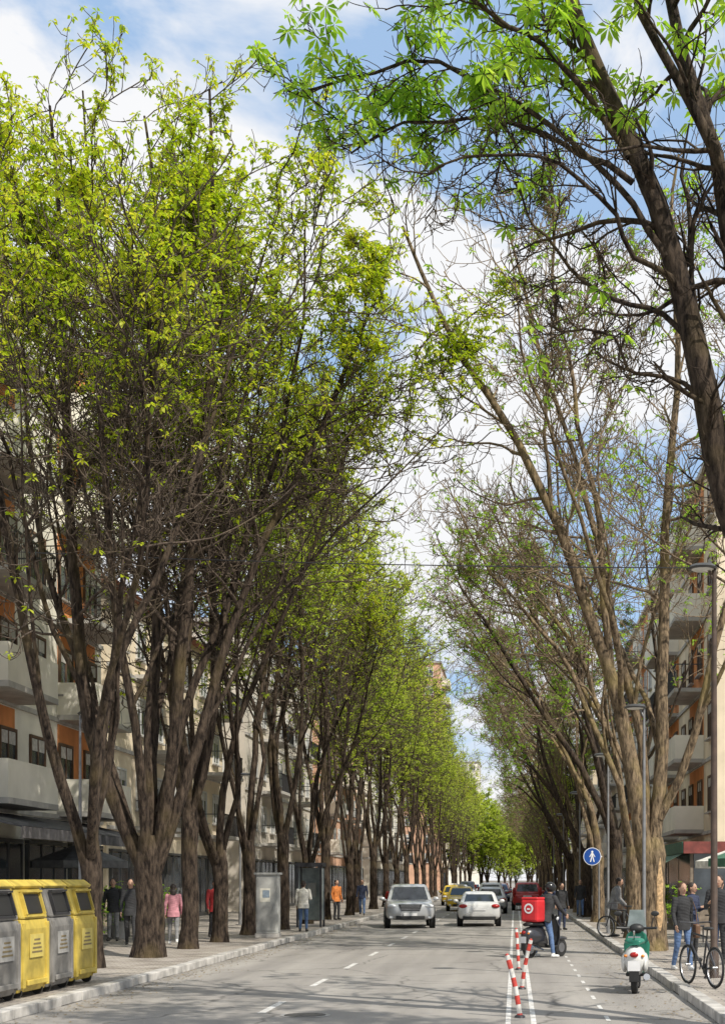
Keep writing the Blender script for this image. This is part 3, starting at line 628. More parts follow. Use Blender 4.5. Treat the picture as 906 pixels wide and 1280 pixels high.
def booth(x,y,label):
    r=thing('phone_booth',(x,y,PZ),0,label,'phone booth'); b=MB()
    for sx in (-.42,.42):
        for sy in (-.42,.42): b.box((sx,sy,1.1),(.07,.07,2.2))
    b.box((0,0,2.26),(.98,.98,.14)); b.make('frame',r,METD)
    b=MB(); b.box((-.42,0,1.2),(.015,.74,1.9)); b.box((.42,0,1.2),(.015,.74,1.9)); b.box((0,.42,1.2),(.74,.015,1.9)); b.make('glass_panel',r,mat('pale_glass',(.35,.4,.4),.15,.2))
    b=MB(); b.box((0,.34,1.35),(.3,.12,.5)); b.make('telephone',r,MATS['cabinet_paint'])
booth(-7.4,52.3,'glazed phone booth with dark frame on the pavement'); 
def planter(x,y,label):
    r=thing('potted_plant',(x,y,PZ),0,label,'potted plant','planters outside the cafe'); b=MB(); b.tube([(0,0,0),(0,0,.5),(0,0,.52)],[.22,.3,.25],14); b.make('pot',r,CONC,True)
    rg=np.random.default_rng(int(abs(x*100+y))); C=rg.normal(0,1,(150,3))*np.array([.22,.22,.3])+np.array([0,0,.95]); obj('foliage',leaves(C,6,.12,.25,10,rg,LEAF_G,'shrub'),r)
    b=MB(); b.tube([(0,0,.5),(0,0,1.)],.02,6); b.make('stem',r,BARK_D)
for x,y in [(-11.5,36.6),(-11.6,39),(-11.5,42.),(-11.3,45.6),(5.2,44.8),(5.1,51)]: planter(x,y,'green shrub in a round concrete planter')
def chair_table(x,y,rz):
    r=thing('cafe_table',(x,y,PZ),rz,'small dark cafe table on the pavement','table','cafe furniture'); b=MB(); b.tube([(0,0,.72),(0,0,.75)],.35,18); b.make('top',r,METD,True); b=MB(); b.tube([(0,0,0),(0,0,.72)],.03,8); b.tube([(0,0,0),(0,0,.03)],.22,12); b.make('leg',r,METD,True)
    for s in (-1,1):
        c=thing('cafe_chair',(x+.75*s*math.cos(rz),y+.75*s*math.sin(rz),PZ),rz+(math.pi if s>0 else 0),'dark cafe chair beside a small table','chair','cafe furniture')
        b=MB(); b.box((0,0,.45),(.42,.42,.04)); b.make('seat',c,METD,bevel=.01); b=MB(); b.box((-.2,0,.7),(.03,.4,.42)); b.make('backrest',c,METD,bevel=.01)
        for i in (-1,1):
            for j in (-1,1): b=MB(); b.box((i*.18,j*.18,.215),(.03,.03,.43)); b.make('leg',c,METD)
for x,y in [(-12.6,36.8),(-12.7,39.9),(-12.5,43.6),(5.6,39.8),(5.8,33.5),(5.5,29.6)]: chair_table(x,y,random.uniform(0,3))

# ------------------------------------------------------------------ vehicles
TYR=mat('tyre',(.02,.02,.02),.85,.2,20); RIM=mat('rim',(.35,.35,.36),.3,.1,8,metal=.8); CG=mat('car_glass',(.02,.025,.03),.06,.4,2,spec=.9); TRIM=mat('car_trim',(.02,.02,.02),.5,.2)
HL=mat('headlight',(.75,.77,.8),.1,.1,20); TLT=mat('tail_light',(.35,.012,.01),.2,.2,20); PLT=mat('number_plate',(.7,.7,.7),.4,.05); CHR=mat('chrome',(.6,.6,.6),.15,.05,metal=1.)
def wheel_data(R,wd):
    t=MB(); t.tube([(-wd/2,0,0),(-wd/2+.02,0,0),(wd/2-.02,0,0),(wd/2,0,0)],[R*.92,R,R,R*.92],24); td=t.data('tyre',[TYR],True)
    r=MB(); r.tube([(-wd/2-.004,0,0),(wd/2+.004,0,0)],R*.64,24,1)
    for k in range(5):
        a=k*2*math.pi/5
        for s in (-1,1): r.box((s*(wd/2+.012),math.cos(a)*R*.34,math.sin(a)*R*.34),(.016,R*.6,R*.13),0,rx=a)
    for s in (-1,1): r.tube([(s*(wd/2+.005),0,0),(s*(wd/2+.025),0,0)],R*.14,12,0)
    return td,r.data('rim',[RIM,TRIM],True)
def car(loc,rz,paint,label,L=4.4,W=1.78,H=1.45,belt=.92,hood=.78,rear='sedan',R=.32,name='car',group='cars on the road',taxi=False):
    r=thing(name,loc,rz,label,'car',group)
    w=W/2; zb=.24 if H<1.6 else .3
    tr=belt+.06 if rear=='sedan' else belt+.02
    st=[(-L/2,zb+.18,hood-.16,w*.78),(-L/2+.06,zb+.04,hood-.06,w*.9),(-L/2+.25,zb,hood,w*.97),(-L/2+.8,zb,hood+.08,w),(-L/2+1.25,zb,belt-.01,w),(-L*.1,zb,belt,w),(L*.2,zb,belt,w),(L/2-.75,zb,tr,w),(L/2-.25,zb,tr,w*.97),(L/2-.06,zb+.05,tr-.06,w*.92),(L/2,zb+.2,tr-.2,w*.85)]
    rings=[]
    for y,a,t,ww in st:
        h=t-a; half=[(ww*.86,a),(ww*.98,a+h*.15),(ww,a+h*.45),(ww*.985,a+h*.72),(ww*.93,t-.03),(ww*.8,t),(ww*.4,t+.025)]
        rings.append([(x,y,z) for x,z in half]+[(-x,y,z) for x,z in half[::-1]])
    b=MB(); b.loft(rings); b.make('body',r,paint,True,sub=1,ang=60)
    f0=-L/2+1.15; f1=-L/2+1.85; 
    if rear=='sedan': r0=L/2-.5; r1=L/2-1.15
    elif rear=='hatch': r0=L/2-.12; r1=L/2-.6
    else: r0=L/2-.06; r1=L/2-.35
    zc=belt-.03; wt=w*.7; wb=w*.9; zr=H
    lev=[(0,f0,r0,wb,zc),(1,f1-.05,r1+.04,wt+.03,zr-.09),(2,f1+.12,r1-.08,wt-.05,zr-.015),(3,f1+.4,r1-.4,wt-.25,zr)]
    rg=[]
    for _,a,c,ww,z in lev: rg.append([(-ww,a+.06,z),(-ww+.08,a,z),(ww-.08,a,z),(ww,a+.06,z),(ww,c-.06,z),(ww-.08,c,z),(-ww+.08,c,z),(-ww,c-.06,z)])
    b=MB(); b.loft(rg); b.make('roof',r,paint,True,ang=50)
    A=lev[0];B=lev[1]
    def q(p00,p10,p01,p11,nm,u0=.06,u1=.94,v0=.1,v1=.93,off=(0,0,0),m=CG):
        bl=lambda u,v:(Vector(p00)*(1-u)+Vector(p10)*u)*(1-v)+(Vector(p01)*(1-u)+Vector(p11)*u)*v+Vector(off)
        b=MB(); b.add([bl(u0,v0),bl(u1,v0),bl(u1,v1),bl(u0,v1)],[(0,1,2,3)]); b.make(nm,r,m)
    q((-A[3]+.08,A[1],A[4]),(A[3]-.08,A[1],A[4]),(-B[3]+.08,B[1],B[4]),(B[3]-.08,B[1],B[4]),'windscreen',.03,.97,.1,.95,(0,-.008,.006))
    q((-A[3]+.08,A[2],A[4]),(A[3]-.08,A[2],A[4]),(-B[3]+.08,B[2],B[4]),(B[3]-.08,B[2],B[4]),'rear_window',.05,.95,.2,.93,(0,.008,.006))
    for s in (-1,1):
        for u0,u1 in ((.05,.46),(.5,.93)):
            q((s*A[3],A[1]+.06,A[4]),(s*A[3],A[2]-.06,A[4]),(s*B[3],B[1]+.06,B[4]),(s*B[3],B[2]-.06,B[4]),'side_window',u0,u1,.12,.93,(s*.008,0,.002))
    td,rd=wheel_data(R,.21)
    for y in (-L/2+.85,L/2-.85):
        for s in (-1,1):
            wo=thing('wheel',(s*(w-.1),y,R),0,'','') ; del wo['label']; del wo['category']; wo.parent=r
            obj('tyre',td,wo); obj('rim',rd,wo)
            b=MB(); b.tube([(s*(w-.02),y,R+.02),(s*(w+.006),y,R+.02)],R*1.17,24); b.make('wheel_arch',r,TRIM,True)
    fy=-L/2; ry=L/2
    for s in (-1,1):
        b=MB(); b.ell((s*w*.72,fy+.13,hood-.13),(w*.21,.16,.075)); b.make('headlight',r,HL,True)
        b=MB(); b.ell((s*w*.76,fy+.06,zb+.12),(.08,.06,.05)); b.make('fog_light',r,HL,True)
        b=MB()
        if rear=='suv': b.ell((s*w*.86,ry-.06,belt+.05),(.09,.1,.3))
        else: b.ell((s*w*.73,ry-.07,tr-.17),(w*.2,.12,.085))
        b.make('tail_light',r,TLT,True)
        b=MB(); b.ell((s*(w+.09),f0+.45,belt+.06),(.11,.07,.075)); b.box((s*(w-.02),f0+.45,belt+.02),(.12,.04,.04)); b.make('mirror',r,paint,True)
        b=MB(); b.box((s*(w+.004),.05,belt-.14),(.02,.16,.025)); b.make('handle',r,CHR)
    b=MB(); b.ext([(-w*.46,hood-.06),(w*.46,hood-.06),(w*.38,hood-.3),(-w*.38,hood-.3)],'y',fy-.02,fy+.1,0)
    for k in range(4): b.box((0,fy-.025,hood-.1-k*.05),(w*.76,.012,.012),1)
    b.make('grille',r,[TRIM,CHR])
    b=MB(); b.box((0,fy+.05,zb+.12),(w*1.15,.16,.13)); b.make('bumper_intake',r,TRIM,bevel=.02)
    b=MB(); b.box((0,ry-.06,zb+.1),(w*1.5,.16,.14)); b.make('rear_bumper_trim',r,TRIM,bevel=.02)
    b=MB(); b.box((0,fy-.03,zb+.24),(.5,.015,.11)); b.make('number_plate',r,PLT); 
    b=MB(); b.box((0,ry+.01,tr-.28 if rear=='sedan' else belt-.2),(.5,.02,.11)); b.make('number_plate',r,PLT)
    if taxi: b=MB(); b.box((0,-.1,H+.07),(.38,.16,.13)); b.make('taxi_sign',r,SWH,bevel=.02)
    return r
def paint(n,c,metal=.3): return mat('paint_'+n,c,.28,.06,2,metal=metal,coat=.6)
PS=paint('silver',(.5,.51,.52),.35); PW=paint('white',(.66,.66,.65),.2); PY=paint('yellow',(.78,.52,.02),0); PR=paint('red',(.42,.02,.02),.1); PB=paint('black',(.035,.035,.04)); PD=paint('blue',(.05,.1,.28)); PG=paint('grey',(.22,.22,.23),.4)
car((-4.15,56.5,0),.1,PS,'silver sport utility car driving with headlights forward',4.6,1.9,1.68,1.05,.98,'suv',.37)
car((-1.45,58.5,0),math.pi+.03,PW,'pale silver saloon car driving away seen from behind',4.4,1.72,1.38,rear='sedan')
car((-3.2,86,0),.05,PY,'yellow taxi driving toward the crossing',4.4,1.76,1.45,taxi=True)
car((-4.4,104,0),.05,PY,'yellow taxi following another taxi',4.4,1.76,1.45,taxi=True)
car((.75,88,0),math.pi,PR,'dark red sport utility car driving away',4.5,1.85,1.7,1.05,.98,'suv',.36)
for i,(x,y,p,k,h,ro) in enumerate([(-1.3,80,PS,'hatch',1.45,1),(-1.5,92,PW,'suv',1.66,1),(-1.6,108,PR,'sedan',1.44,1),(-1.3,122,PD,'hatch',1.48,1),(-4.6,120,PS,'sedan',1.44,0),(-4.5,136,PB,'suv',1.7,0),(-1.4,140,PW,'hatch',1.48,1),(1.0,104,PS,'sedan',1.44,1),(.9,118,PR,'hatch',1.5,1),(-4.4,155,PW,'sedan',1.44,0),(1.3,134,PB,'sedan',1.44,1),(-1.4,160,PR,'hatch',1.5,1)]):
    nm={PB:'black',PW:'white',PG:'grey',PD:'blue',PS:'silver',PR:'red'}[p]
    car((x,y,0),ro*math.pi,p,nm+' '+{'suv':'sport utility car','sedan':'saloon car','hatch':'hatchback car'}[k]+' in the distant traffic queue',4.3,1.76,h,.92 if h<1.6 else 1.05,.8 if h<1.6 else .96,k)
def scooter(loc,rz,m1,m2,label,screen=True,name='motor_scooter'):
    r=thing(name,loc,rz,label,'motor scooter')
    for y in (-.62,.62):
        b=MB(); b.tube([(-.055,y,.23),(-.04,y,.23),(.04,y,.23),(.055,y,.23)],[.19,.23,.23,.19],22); o=b.make('wheel',r,TYR,True)
        c=MB(); c.tube([(-.06,0,0),(.06,0,0)],.12,16); c.make('rim',o,RIM,True,loc=(0,y,.23))
    b=MB(); rings=[]
    for y,z0,z1,w in [(-.86,.52,.66,.07),(-.8,.36,.74,.15),(-.6,.3,.79,.19),(-.35,.3,.78,.19),(-.12,.26,.74,.15),(-.02,.24,.5,.12)]:
        rings.append([(w*math.cos(a),y,(z0+z1)/2+(z1-z0)/2*math.sin(a)) for a in [k*math.pi/8 for k in range(16)]])
    b.loft(rings); b.make('body',r,m1,True,ang=70)
    if screen:
        for s in (-1,1): b=MB(); b.ell((s*.165,-.5,.5),(.06,.3,.16)); b.make('side_cowl',r,m1,True)
    b=MB(); b.box((0,.15,.27),(.34,.42,.06)); b.make('footboard',r,TRIM,bevel=.02)
    b=MB(); rings=[]
    for z,w,y in [(.28,.16,.38),(.5,.2,.42),(.75,.22,.4),(.93,.16,.34),(.99,.08,.32)]:
        rings.append([(w*math.cos(a),y+.06*math.sin(a)-.05*abs(math.cos(a))**3,z) for a in [k*math.pi/8 for k in range(16)]])
    b.loft(rings); b.make('leg_shield',r,m2 if screen else m1,True,ang=70)
    b=MB(); b.ell((0,.62,.46),(.1,.28,.06)); b.make('front_mudguard',r,m1,True)
    b=MB(); b.tube([(0,.62,.23),(0,.42,.85),(0,.33,1.0)],.035,10); b.make('fork',r,TRIM,True)
    b=MB(); rings=[]
    for y,w,z0,z1 in [(-.78,.1,.79,.87),(-.6,.17,.79,.92),(-.2,.16,.77,.89),(.0,.08,.76,.82)]:
        rings.append([(w*math.cos(a),y,(z0+z1)/2+(z1-z0)/2*math.sin(a)) for a in [k*math.pi/6 for k in range(12)]])
    b.loft(rings); b.make('seat',r,m2 if screen else TRIM,True,ang=70)
    b=MB(); b.tube([(-.34,.2,1.04),(-.15,.3,1.03),(.15,.3,1.03),(.34,.2,1.04)],.022,8); b.ell((0,.32,1.02),(.13,.1,.09)); b.make('handlebar',r,TRIM,True)
    for s in (-1,1):
        b=MB(); b.tube([(s*.24,.25,1.04),(s*.3,.24,1.24)],.008,6); b.ell((s*.31,.24,1.28),(.07,.015,.045)); b.make('mirror',r,TRIM,True)
    b=MB(); b.ell((0,-.86,.64),(.07,.04,.045)); b.make('tail_light',r,TLT,True)
    for s in (-1,1): b=MB(); b.ell((s*.14,-.82,.62),(.03,.03,.025)); b.make('indicator',r,mat('amber',(.6,.2,.02),.3),True)
    b=MB(); b.box((0,-.88,.46),(.2,.01,.16)); b.make('number_plate',r,PLT); b=MB(); b.box((0,-.865,.36),(.16,.02,.32)); b.make('rear_mudguard',r,TRIM,bevel=.01)
    b=MB(); b.ell((0,.45,.98),(.08,.08,.08)); b.make('headlight',r,HL,True)
    b=MB(); b.tube([(.17,-.3,.2),(.2,-.75,.28)],[.04,.055],12); b.make('exhaust',r,CHR,True)
    if screen:
        b=MB(); b.add([(-.16,.44,1.05),(.16,.44,1.05),(.12,.36,1.34),(-.12,.36,1.34),(-.16,.435,1.05),(.16,.435,1.05),(.12,.355,1.34),(-.12,.355,1.34)],[(0,1,2,3),(7,6,5,4)]); b.make('windscreen',r,MATS['pale_glass'])
        b=MB(); b.tube([(0,-.7,.9),(0,-.78,.92),(0,-.86,1.02)],.014,8); b.tube([(-.1,-.78,.92),(.1,-.78,.92)],.012,8); b.make('rear_rack',r,CHR,True)
    return r
GRN=mat('scooter_green',(.02,.18,.12),.35,.1); SCW=mat('scooter_white',(.62,.62,.6),.3,.08)
scooter((2.02,24.0,.0),-.12,SCW,GRN,'white and green motor scooter parked at the kerb')
RED=mat('box_red',(.55,.02,.025),.5,.12,5)
sc=scooter((.72,34.3,0),-.75,PB,TRIM,'dark delivery scooter stopped between the lane lines',False); sc.scale=(.92,.88,.95)
r=thing('delivery_box',(.72-.42*math.sin(.75),34.3-.42*math.cos(.75),.84),-.55,'red insulated delivery box with round white emblem','delivery box')
b=MB(); b.box((0,0,.28),(.46,.4,.54)); b.make('body',r,RED,bevel=.06)
b=MB(); b.box((0,0,.565),(.44,.38,.06)); b.make('lid',r,RED,bevel=.025)
for q in (0,1):
    b=MB()
    if q==0: b.tube([(0,-.202,.33),(0,-.208,.33)],.12,22,0); b.tube([(0,-.2085,.33),(0,-.2105,.33)],.08,22,1); b.box((0,-.2125,.32),(.08,.004,.035),0)
    else: b.tube([(-.232,0,.33),(-.238,0,.33)],.12,22,0); b.tube([(-.2385,0,.33),(-.2405,0,.33)],.08,22,1)
    b.make('emblem',r,[SWH,RED])
def bicycle(loc,rz,m,label):
    r=thing('bicycle',loc,rz,label,'bicycle','bicycles by the pavement'); R=.33
    for y in (-.52,.52):
        wo=thing('wheel',(0,y,R),0,'',''); del wo['label']; del wo['category']; wo.parent=r
        ring=[(0,math.cos(a)*(R-.02),math.sin(a)*(R-.02)) for a in [k*math.pi/16 for k in range(33)]]
        b=MB(); b.tube(ring,.02,8); b.make('tyre',wo,TYR,True)
        ring=[(0,math.cos(a)*(R-.05),math.sin(a)*(R-.05)) for a in [k*math.pi/16 for k in range(33)]]
        b=MB(); b.tube(ring,.01,6); b.tube([(-.04,0,0),(.04,0,0)],.02,8)
        for k in range(18): a=k*math.pi/9; b.tube([(0,0,0),(0,math.cos(a)*(R-.05),math.sin(a)*(R-.05))],.002,4)
        b.make('rim',wo,RIM,True)
    bb=(0,-.08,.28); st=(0,-.22,.8); hd=(0,.36,.85); hb=(0,.4,.68)
    b=MB()
    for p,q in ((bb,st),(st,hd),(bb,hb),(hd,hb),(bb,(0,-.52,R)),((0,-.2,.74),(0,-.52,R)),(hb,(0,.52,R))): b.tube([p,q],.017,8)
    b.make('frame',r,m,True)
    b=MB(); b.tube([hd,(0,.33,1.0)],.013,8); b.tube([(-.28,.22,1.03),(-.12,.33,1.02),(.12,.33,1.02),(.28,.22,1.03)],.013,8); b.make('handlebar',r,METD,True)
    b=MB(); b.tube([st,(0,-.24,.92)],.013,8); b.ell((0,-.27,.94),(.08,.14,.03)); b.make('saddle',r,TRIM,True)
    b=MB(); b.tube([(.03,-.08,.28),(.05,-.08,.28)],.09,18); b.tube([(.06,-.08,.28),(.07,0,.13)],.01,6); b.tube([(-.06,-.08,.28),(-.07,-.16,.43)],.01,6); b.box((.12,.01,.13),(.1,.07,.02)); b.box((-.12,-.16,.43),(.1,.07,.02)); b.make('crank',r,METD,True)
    return r
bicycle((3.0,23.2,PZ),.3,METD,'dark city bicycle standing on the pavement edge'); bicycle((3.1,42.2,PZ),.9,METD,'dark bicycle leaning near the sign')

# ------------------------------------------------------------------ people
SK=mat('skin',(.42,.25,.17),.55,.08,5)
def cloth(n,c,v=.25): return mat('cloth_'+n,c,.85,v,7,bump=.25,bscale=25)
def person(loc,rz,label,top,bot,hairc=(.03,.02,.015),h=1.72,stride=0.,lean=0.,arms=None,longhair=False,shoe=None,helmet=None,bag=None,bulk=1.0,fem=False,legw=1.,group='people on the pavements',spread=0.):
    r=thing('person',loc,rz,label,'person',group)
    sc=h/1.74
    caps=[]
    Ml=Matrix.Rotation(lean,3,'X'); pv=Vector((0,0,.93))
    U=lambda p: pv+Ml@(Vector(p)-pv)
    sw=.17 if fem else .19
    tor=[(.84,.165,.12),(.95,.165,.12),(1.08,.15 if fem else .16,.115),(1.24,.165 if fem else .18,.125),(1.36,.17 if fem else .19,.12),(1.43,.14,.095),(1.475,.07,.065)]
    mb=MB(); rings=[]
    for z,a,c in tor:
        rings.append([U((a*bulk*math.cos(t),c*bulk*math.sin(t)+.01,z)) for t in [k*math.pi/10 for k in range(20)]])
    mb.loft(rings)
    def C(a,b,ra,rb,l): caps.append((Vector(a),Vector(b),ra,rb,l)); mb.cap(a,b,ra,rb)
    C(U((0,.0,1.44)),U((0,-.01,1.56)),.058,.052,0)
    hc=U((0,-.015,1.63)); mb.ell(hc,(.074,.092,.11),M=Ml); mb.ell(U((0,-.035,1.575)),(.052,.06,.06),M=Ml)
    caps.append((hc,hc,.1,.1,0))
    C(U((0,-.105,1.625)),U((0,-.115,1.605)),.010,.014,0)
    for s in (-1,1): mb.ell(U((s*.076,.0,1.625)),(.012,.02,.032),M=Ml)
    for s in (-1,1):
        st=stride*s
        hip=Vector((s*.09,0,.9)); kn=Vector((s*(.1+spread*.5),-st*.42-.03,.5)); an=Vector((s*(.11+spread),-st*.9+(.05 if st<0 else 0),.09+(.05 if st<-.15 else 0)))
        C(hip,kn,.092*legw*bulk**.5,.062*legw,2); C(kn,an,.06*legw,.045*legw,2)
        C(an+Vector((0,.03,-.04)),an+Vector((s*.015,-.15,-.05)),.042,.035,3)
        caps.append((an,an+Vector((0,0,-.05)),.05,.05,3))
    for i,s in enumerate((-1,1)):
        sh=Vector((s*sw,0,1.405))
        e,wv=(arms[i] if arms else ((s*(sw+.05),.03+.0,1.13),(s*(sw+.055),-.06+(stride*s*.6 if stride else 0),.9)))
        if not arms and stride: e=(s*(sw+.05),.03+stride*s*.35,1.13)
        sh=U(sh); e=U(e); wv=U(wv)
        C(sh,e,.062*bulk,.047*bulk,1); C(e,wv,.046*bulk,.033*bulk,1)
        d=(wv-e).normalized(); side=Vector((0,1,0)); side=(side-d*side.dot(d)).normalized(); nrm=d.cross(side)
        pc=wv+d*.05
        C(wv+d*.01,wv+d*.03,.026,.026,0)
        for k in range(4):
            o=side*(k-1.5)*.021
            C(wv+d*.03+o*.8,pc+d*.035+o,.013,.012,0)
            l=[.062,.074,.068,.052][k]; p0=pc+d*.04+o*1.05; p1=p0+d*l*.5+o*.08-nrm*s*.006; p2=p1+d*l*.45-nrm*s*.018
            C(p0,p1,.0095,.009,0); C(p1,p2,.009,.0075,0)
        tb=wv+d*.03-side*.028; C(tb,tb+d*.03-side*.022,.012,.011,0); C(tb+d*.03-side*.022,tb+d*.058-side*.028,.011,.009,0)
    me=mb.data('tmp',[SK]); tmp=bpy.data.objects.new('tmp',me); COL.objects.link(tmp)
    md=tmp.modifiers.new('r','REMESH'); md.mode='VOXEL'; md.voxel_size=.0085; md.use_smooth_shade=True
    ms=tmp.modifiers.new('s','SMOOTH'); ms.factor=.5; ms.iterations=3
    dg=bpy.context.evaluated_depsgraph_get(); nm=bpy.data.meshes.new_from_object(tmp.evaluated_get(dg)); nm.name='person_body'
    bpy.data.objects.remove(tmp)
    V=np.empty(len(nm.vertices)*3,dtype=np.float32); nm.vertices.foreach_get('co',V); V=V.reshape(-1,3)
    D=[];lab=[]
    for a,b2,ra,rb,l in caps:
        a=np.array(a);b2=np.array(b2);ab=b2-a;L2=max(ab@ab,1e-9); t=np.clip(((V-a)@ab)/L2,0,1); D.append(np.linalg.norm(V-(a+t[:,None]*ab),axis=1)-(ra+(rb-ra)*t)); lab.append(l)
    a=np.array(U((0,0,.9)));b2=np.array(U((0,0,1.4)));ab=b2-a; t=np.clip(((V-a)@ab)/(ab@ab),0,1); D.append(np.linalg.norm((V-(a+t[:,None]*ab))*np.array([.62,1,1]),axis=1)-.115*bulk); lab.append(1)
    D=np.array(D); vl=np.array(lab)[D.argmin(0)]
    vl[(vl==2)&(V[:,2]>.86)]=1; vl[(vl==1)&(V[:,2]<.8)&(np.abs(V[:,0])<.16)]=2
    vl[(V[:,2]<.075)]=3
    for m in (SK,top,bot,shoe or mat('shoe_dark',(.03,.028,.025),.6,.2)): nm.materials.append(m)
    if nm.materials[0]!=SK or len(nm.materials)>4:
        while len(nm.materials)>4: nm.materials.pop(index=0)
    li=np.empty(len(nm.loops),dtype=np.int32); nm.loops.foreach_get('vertex_index',li); ls=np.empty(len(nm.polygons),dtype=np.int32); nm.polygons.foreach_get('loop_start',ls)
    nm.polygons.foreach_set('material_index',vl[li[ls]].astype(np.int32)); nm.polygons.foreach_set('use_smooth',np.ones(len(ls),bool))
    nr=np.sin(V[:,2]*70+V[:,0]*25)*np.sin(V[:,1]*40+V[:,2]*33); 
    k=(vl==1)|(vl==2)
    V[k,1]+=nr[k]*.004; nm.vertices.foreach_set('co',V.ravel()); nm.update()
    o=obj('body',nm,r); 
    HM=mat('hair_%d'%int(hairc[0]*1000),hairc,.6,.3,30,bump=.3)
    b=MB()
    if helmet: b.ell(U((0,.01,1.665)),(.125,.15,.125),M=Ml); b.make('helmet',r,helmet,True)
    else:
        b.ell(U((0,.018,1.662)),(.086,.1,.094),M=Ml); b.ell(U((0,.05,1.61)),(.074,.06,.08),M=Ml)
        if longhair: b.ell(U((0,.065,1.5)),(.085,.05,.15),M=Ml)
        b.make('hair',r,HM,True)
    b=MB()
    for s in (-1,1): b.ell(U((s*.03,-.098,1.638)),(.013,.008,.007),M=Ml)
    b.make('eyes',r,mat('eye_dark',(.03,.02,.015),.2)); b=MB(); b.ell(U((0,-.1,1.577)),(.024,.008,.008),M=Ml); b.make('mouth',r,mat('lips',(.35,.12,.1),.5),True)
    b=MB()
    rr=[]
    for z,a,c in ((.8,.185,.142),(.9,.182,.14),(.97,.17,.128)): rr.append([U((a*bulk*math.cos(t),c*bulk*math.sin(t)+.01,z)) for t in [k*math.pi/12 for k in range(24)]])
    b.loft(rr,cap=True); b.make('jacket_hem',r,top,True,bevel=.008)
    if bag:
        b=MB(); b.box(U((.0,.19,1.22)),(.3,.16,.42)) if bag[0]=='back' else b.box((.27,0,.78),(.12,.32,.28)); b.make('backpack' if bag[0]=='back' else 'handbag',r,bag[1],bevel=.04)
        if bag[0]!='back': b=MB(); b.tube([U((.2,0,1.44)),U((.27,-.05,1.2)),(.27,-.1,.9)],.01,6); b.make('strap',r,bag[1],True)
    r.scale=(sc,)*3
    return r
JN=cloth('denim',(.09,.15,.28)); BKC=cloth('black',(.03,.03,.032)); GYC=cloth('grey',(.2,.2,.2)); PKC=cloth('pink',(.5,.22,.25)); RDC=cloth('red',(.35,.03,.03)); CRC=cloth('cream',(.6,.58,.52)); ORC=cloth('orange',(.55,.18,.04)); NVC=cloth('navy',(.03,.04,.08)); OLC=cloth('olive',(.12,.1,.06)); WHT=mat('shoe_white',(.6,.6,.58),.6)
HANDUP=lambda s:((s*.25,-.02,1.13),(s*.12,-.26,1.2))
DN=lambda s:((s*.235,.03,1.13),(s*.24,-.05,.9))
person((-9.75,36.6,PZ),.2,'woman in black coat walking with handbag on the pavement',BKC,BKC,stride=.25,longhair=True,fem=True,bag=('hand',BKC),h=1.74)
person((-9.0,38.0,PZ),math.pi+.2,'girl in pink jacket walking away on the pavement',PKC,GYC,stride=.2,longhair=True,fem=True,h=1.6,shoe=WHT)
person((-8.6,41.4,PZ),.4,'person in dark red jacket walking between the trees',RDC,BKC,stride=.22,h=1.72)
person((-6.98,47.6,PZ),math.pi,'man in cream jacket and jeans standing at the kerb',CRC,JN,h=1.68,bulk=1.08,arms=[HANDUP(-1),DN(1)])
person((-7.6,61.5,PZ),.8,'person in orange vest standing near the booth',ORC,BKC,h=1.7); person((-8.2,60.,PZ),-.8,'person in dark clothes talking on the pavement',NVC,BKC,h=1.74,arms=[HANDUP(-1),DN(1)])
person((-10.3,45.0,PZ),2.8,'person in grey jacket walking past the shops',GYC,JN,stride=.25,h=1.75); person((-11.2,40.2,PZ),.1,'person in black clothes standing outside the cafe',BKC,GYC,h=1.75)
person((-7.3,69,PZ),0.,'pedestrian in navy jacket walking along the kerb',NVC,JN,stride=.2); person((-7.0,84,PZ),3.,'pedestrian in grey coat walking along the kerb',GYC,BKC,stride=.25)
person((3.18,27.3,PZ),.35,'woman in dark jacket and jeans carrying a shoulder bag',BKC,JN,stride=.15,longhair=True,fem=True,bag=('hand',mat('bag_brown',(.12,.06,.03),.6)),h=1.66,hairc=(.08,.04,.02),shoe=WHT)
person((4.15,29.3,PZ),-.4,'man in black jacket standing on the pavement',BKC,BKC,h=1.8,bulk=1.1,arms=[HANDUP(-1),DN(1)]); person((4.5,31.6,PZ),2.6,'person in olive jacket with backpack on the pavement',OLC,JN,bag=('back',BKC),h=1.72)
person((3.75,30.4,PZ),.9,'woman in navy coat talking beside the lamp post',NVC,BKC,h=1.65,fem=True,longhair=True,arms=[HANDUP(-1),HANDUP(1)])
person((2.95,43.3,PZ),1.3,'man in grey hooded jacket leaning forward beside the bicycle',GYC,OLC,h=1.8,lean=.28,bulk=1.12,arms=[((-.24,-.1,1.15),(-.2,-.34,1.02)),((.24,-.1,1.15),(.2,-.34,1.02))])
person((1.72,52.8,0),.5,'person in black uniform standing in the road edge',BKC,NVC,h=1.72); person((1.35,55.2,0),-.6,'person in navy jacket crossing near the kerb',NVC,BKC,stride=.2,h=1.7)
person((4.6,57,PZ),.2,'pedestrian in olive jacket near the cafe',OLC,BKC,h=1.74); person((3.0,66,PZ),0,'pedestrian in dark coat on the distant pavement',BKC,JN,stride=.2)
a_=.75; 
person((.7,34.22,0),math.pi-a_,'delivery rider in dark jacket and jeans straddling a scooter',BKC,JN,h=1.78,lean=.32,bulk=1.14,helmet=mat('helmet_black',(.02,.02,.02),.2),arms=[((-.3,-.14,1.2),(-.3,-.36,1.12)),((.3,-.14,1.2),(.3,-.36,1.12))],spread=.17,group='delivery rider',shoe=WHT)

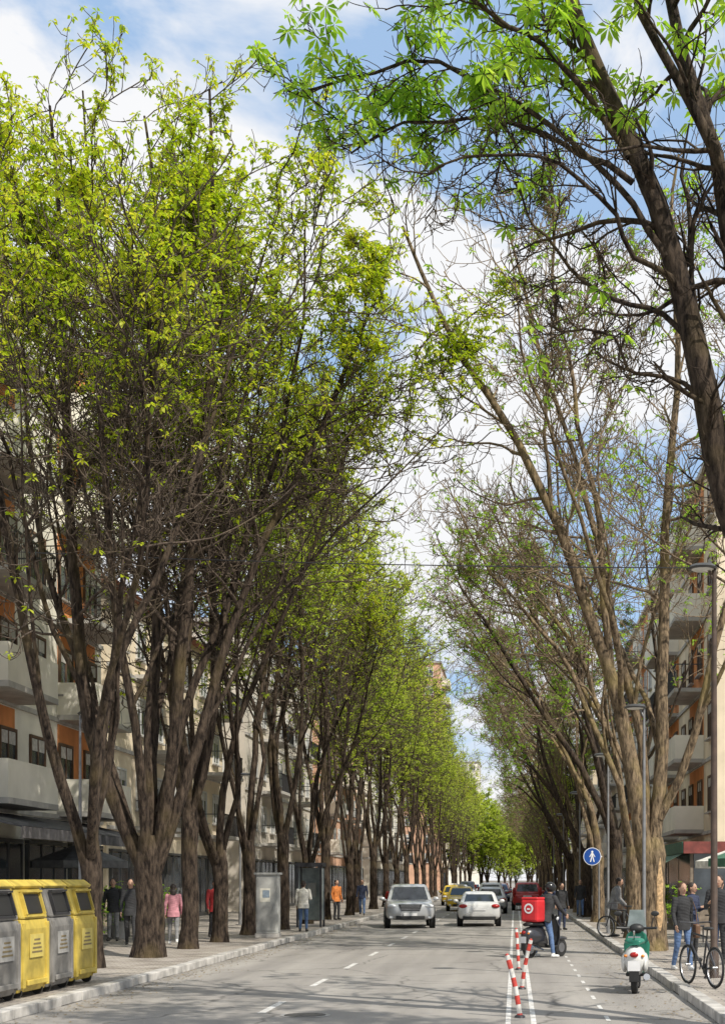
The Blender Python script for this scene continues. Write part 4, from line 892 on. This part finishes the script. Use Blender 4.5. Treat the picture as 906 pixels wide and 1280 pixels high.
# ------------------------------------------------------------------ sky and light
W=bpy.data.worlds.new('World'); S.world=W; W.use_nodes=True; nt=W.node_tree
bg=nt.nodes['Background']; bg.inputs['Strength'].default_value=.125
D=Vector((.56,-.56,.86)).normalized(); el=math.asin(D.z); az=math.atan2(D.x,D.y)
sky=nt.nodes.new('ShaderNodeTexSky'); sky.sky_type='NISHITA'; sky.sun_disc=False; sky.sun_elevation=el; sky.sun_rotation=az; sky.air_density=1.; sky.dust_density=1.2
tc=nt.nodes.new('ShaderNodeTexCoord'); mp=nt.nodes.new('ShaderNodeMapping'); mp.inputs['Scale'].default_value=(1,1,1.8); mp.inputs['Location'].default_value=(.47,.2,.07)
nt.links.new(tc.outputs['Generated'],mp.inputs['Vector'])
n=nt.nodes.new('ShaderNodeTexNoise'); n.inputs['Scale'].default_value=4.2; n.inputs['Detail'].default_value=7; n.inputs['Roughness'].default_value=.55; n.inputs['Distortion'].default_value=.3
nt.links.new(mp.outputs['Vector'],n.inputs['Vector'])
cr=nt.nodes.new('ShaderNodeValToRGB'); cr.color_ramp.elements[0].position=.41; cr.color_ramp.elements[1].position=.51
nt.links.new(n.outputs['Fac'],cr.inputs['Fac'])
mx=nt.nodes.new('ShaderNodeMixRGB'); mx.inputs['Color2'].default_value=(7.6,7.65,7.8,1)
nt.links.new(cr.outputs['Color'],mx.inputs['Fac'])
pale=nt.nodes.new('ShaderNodeMixRGB'); pale.inputs['Fac'].default_value=.72; pale.inputs['Color2'].default_value=(3.7,5.4,7.9,1)
nt.links.new(sky.outputs['Color'],pale.inputs['Color1']); nt.links.new(pale.outputs['Color'],mx.inputs['Color1']); nt.links.new(mx.outputs['Color'],bg.inputs['Color'])
sl=bpy.data.lights.new('sun','SUN'); sl.energy=5.0; sl.angle=math.radians(.5); sl.color=(1,.94,.84)
so=bpy.data.objects.new('sun',sl); COL.objects.link(so); so.rotation_euler=D.to_track_quat('Z','Y').to_euler(); so.location=(20,-20,40)
# ------------------------------------------------------------------ camera
cd=bpy.data.cameras.new('camera'); cd.sensor_fit='VERTICAL'; cd.sensor_height=36; cd.sensor_width=36; cd.lens=50.6; cd.shift_x=-.1484; cd.shift_y=.359; cd.clip_end=6000; cd.clip_start=.1
co=bpy.data.objects.new('camera',cd); COL.objects.link(co); co.location=(0,0,1.85); co.rotation_euler=(math.pi/2,0,0); S.camera=co
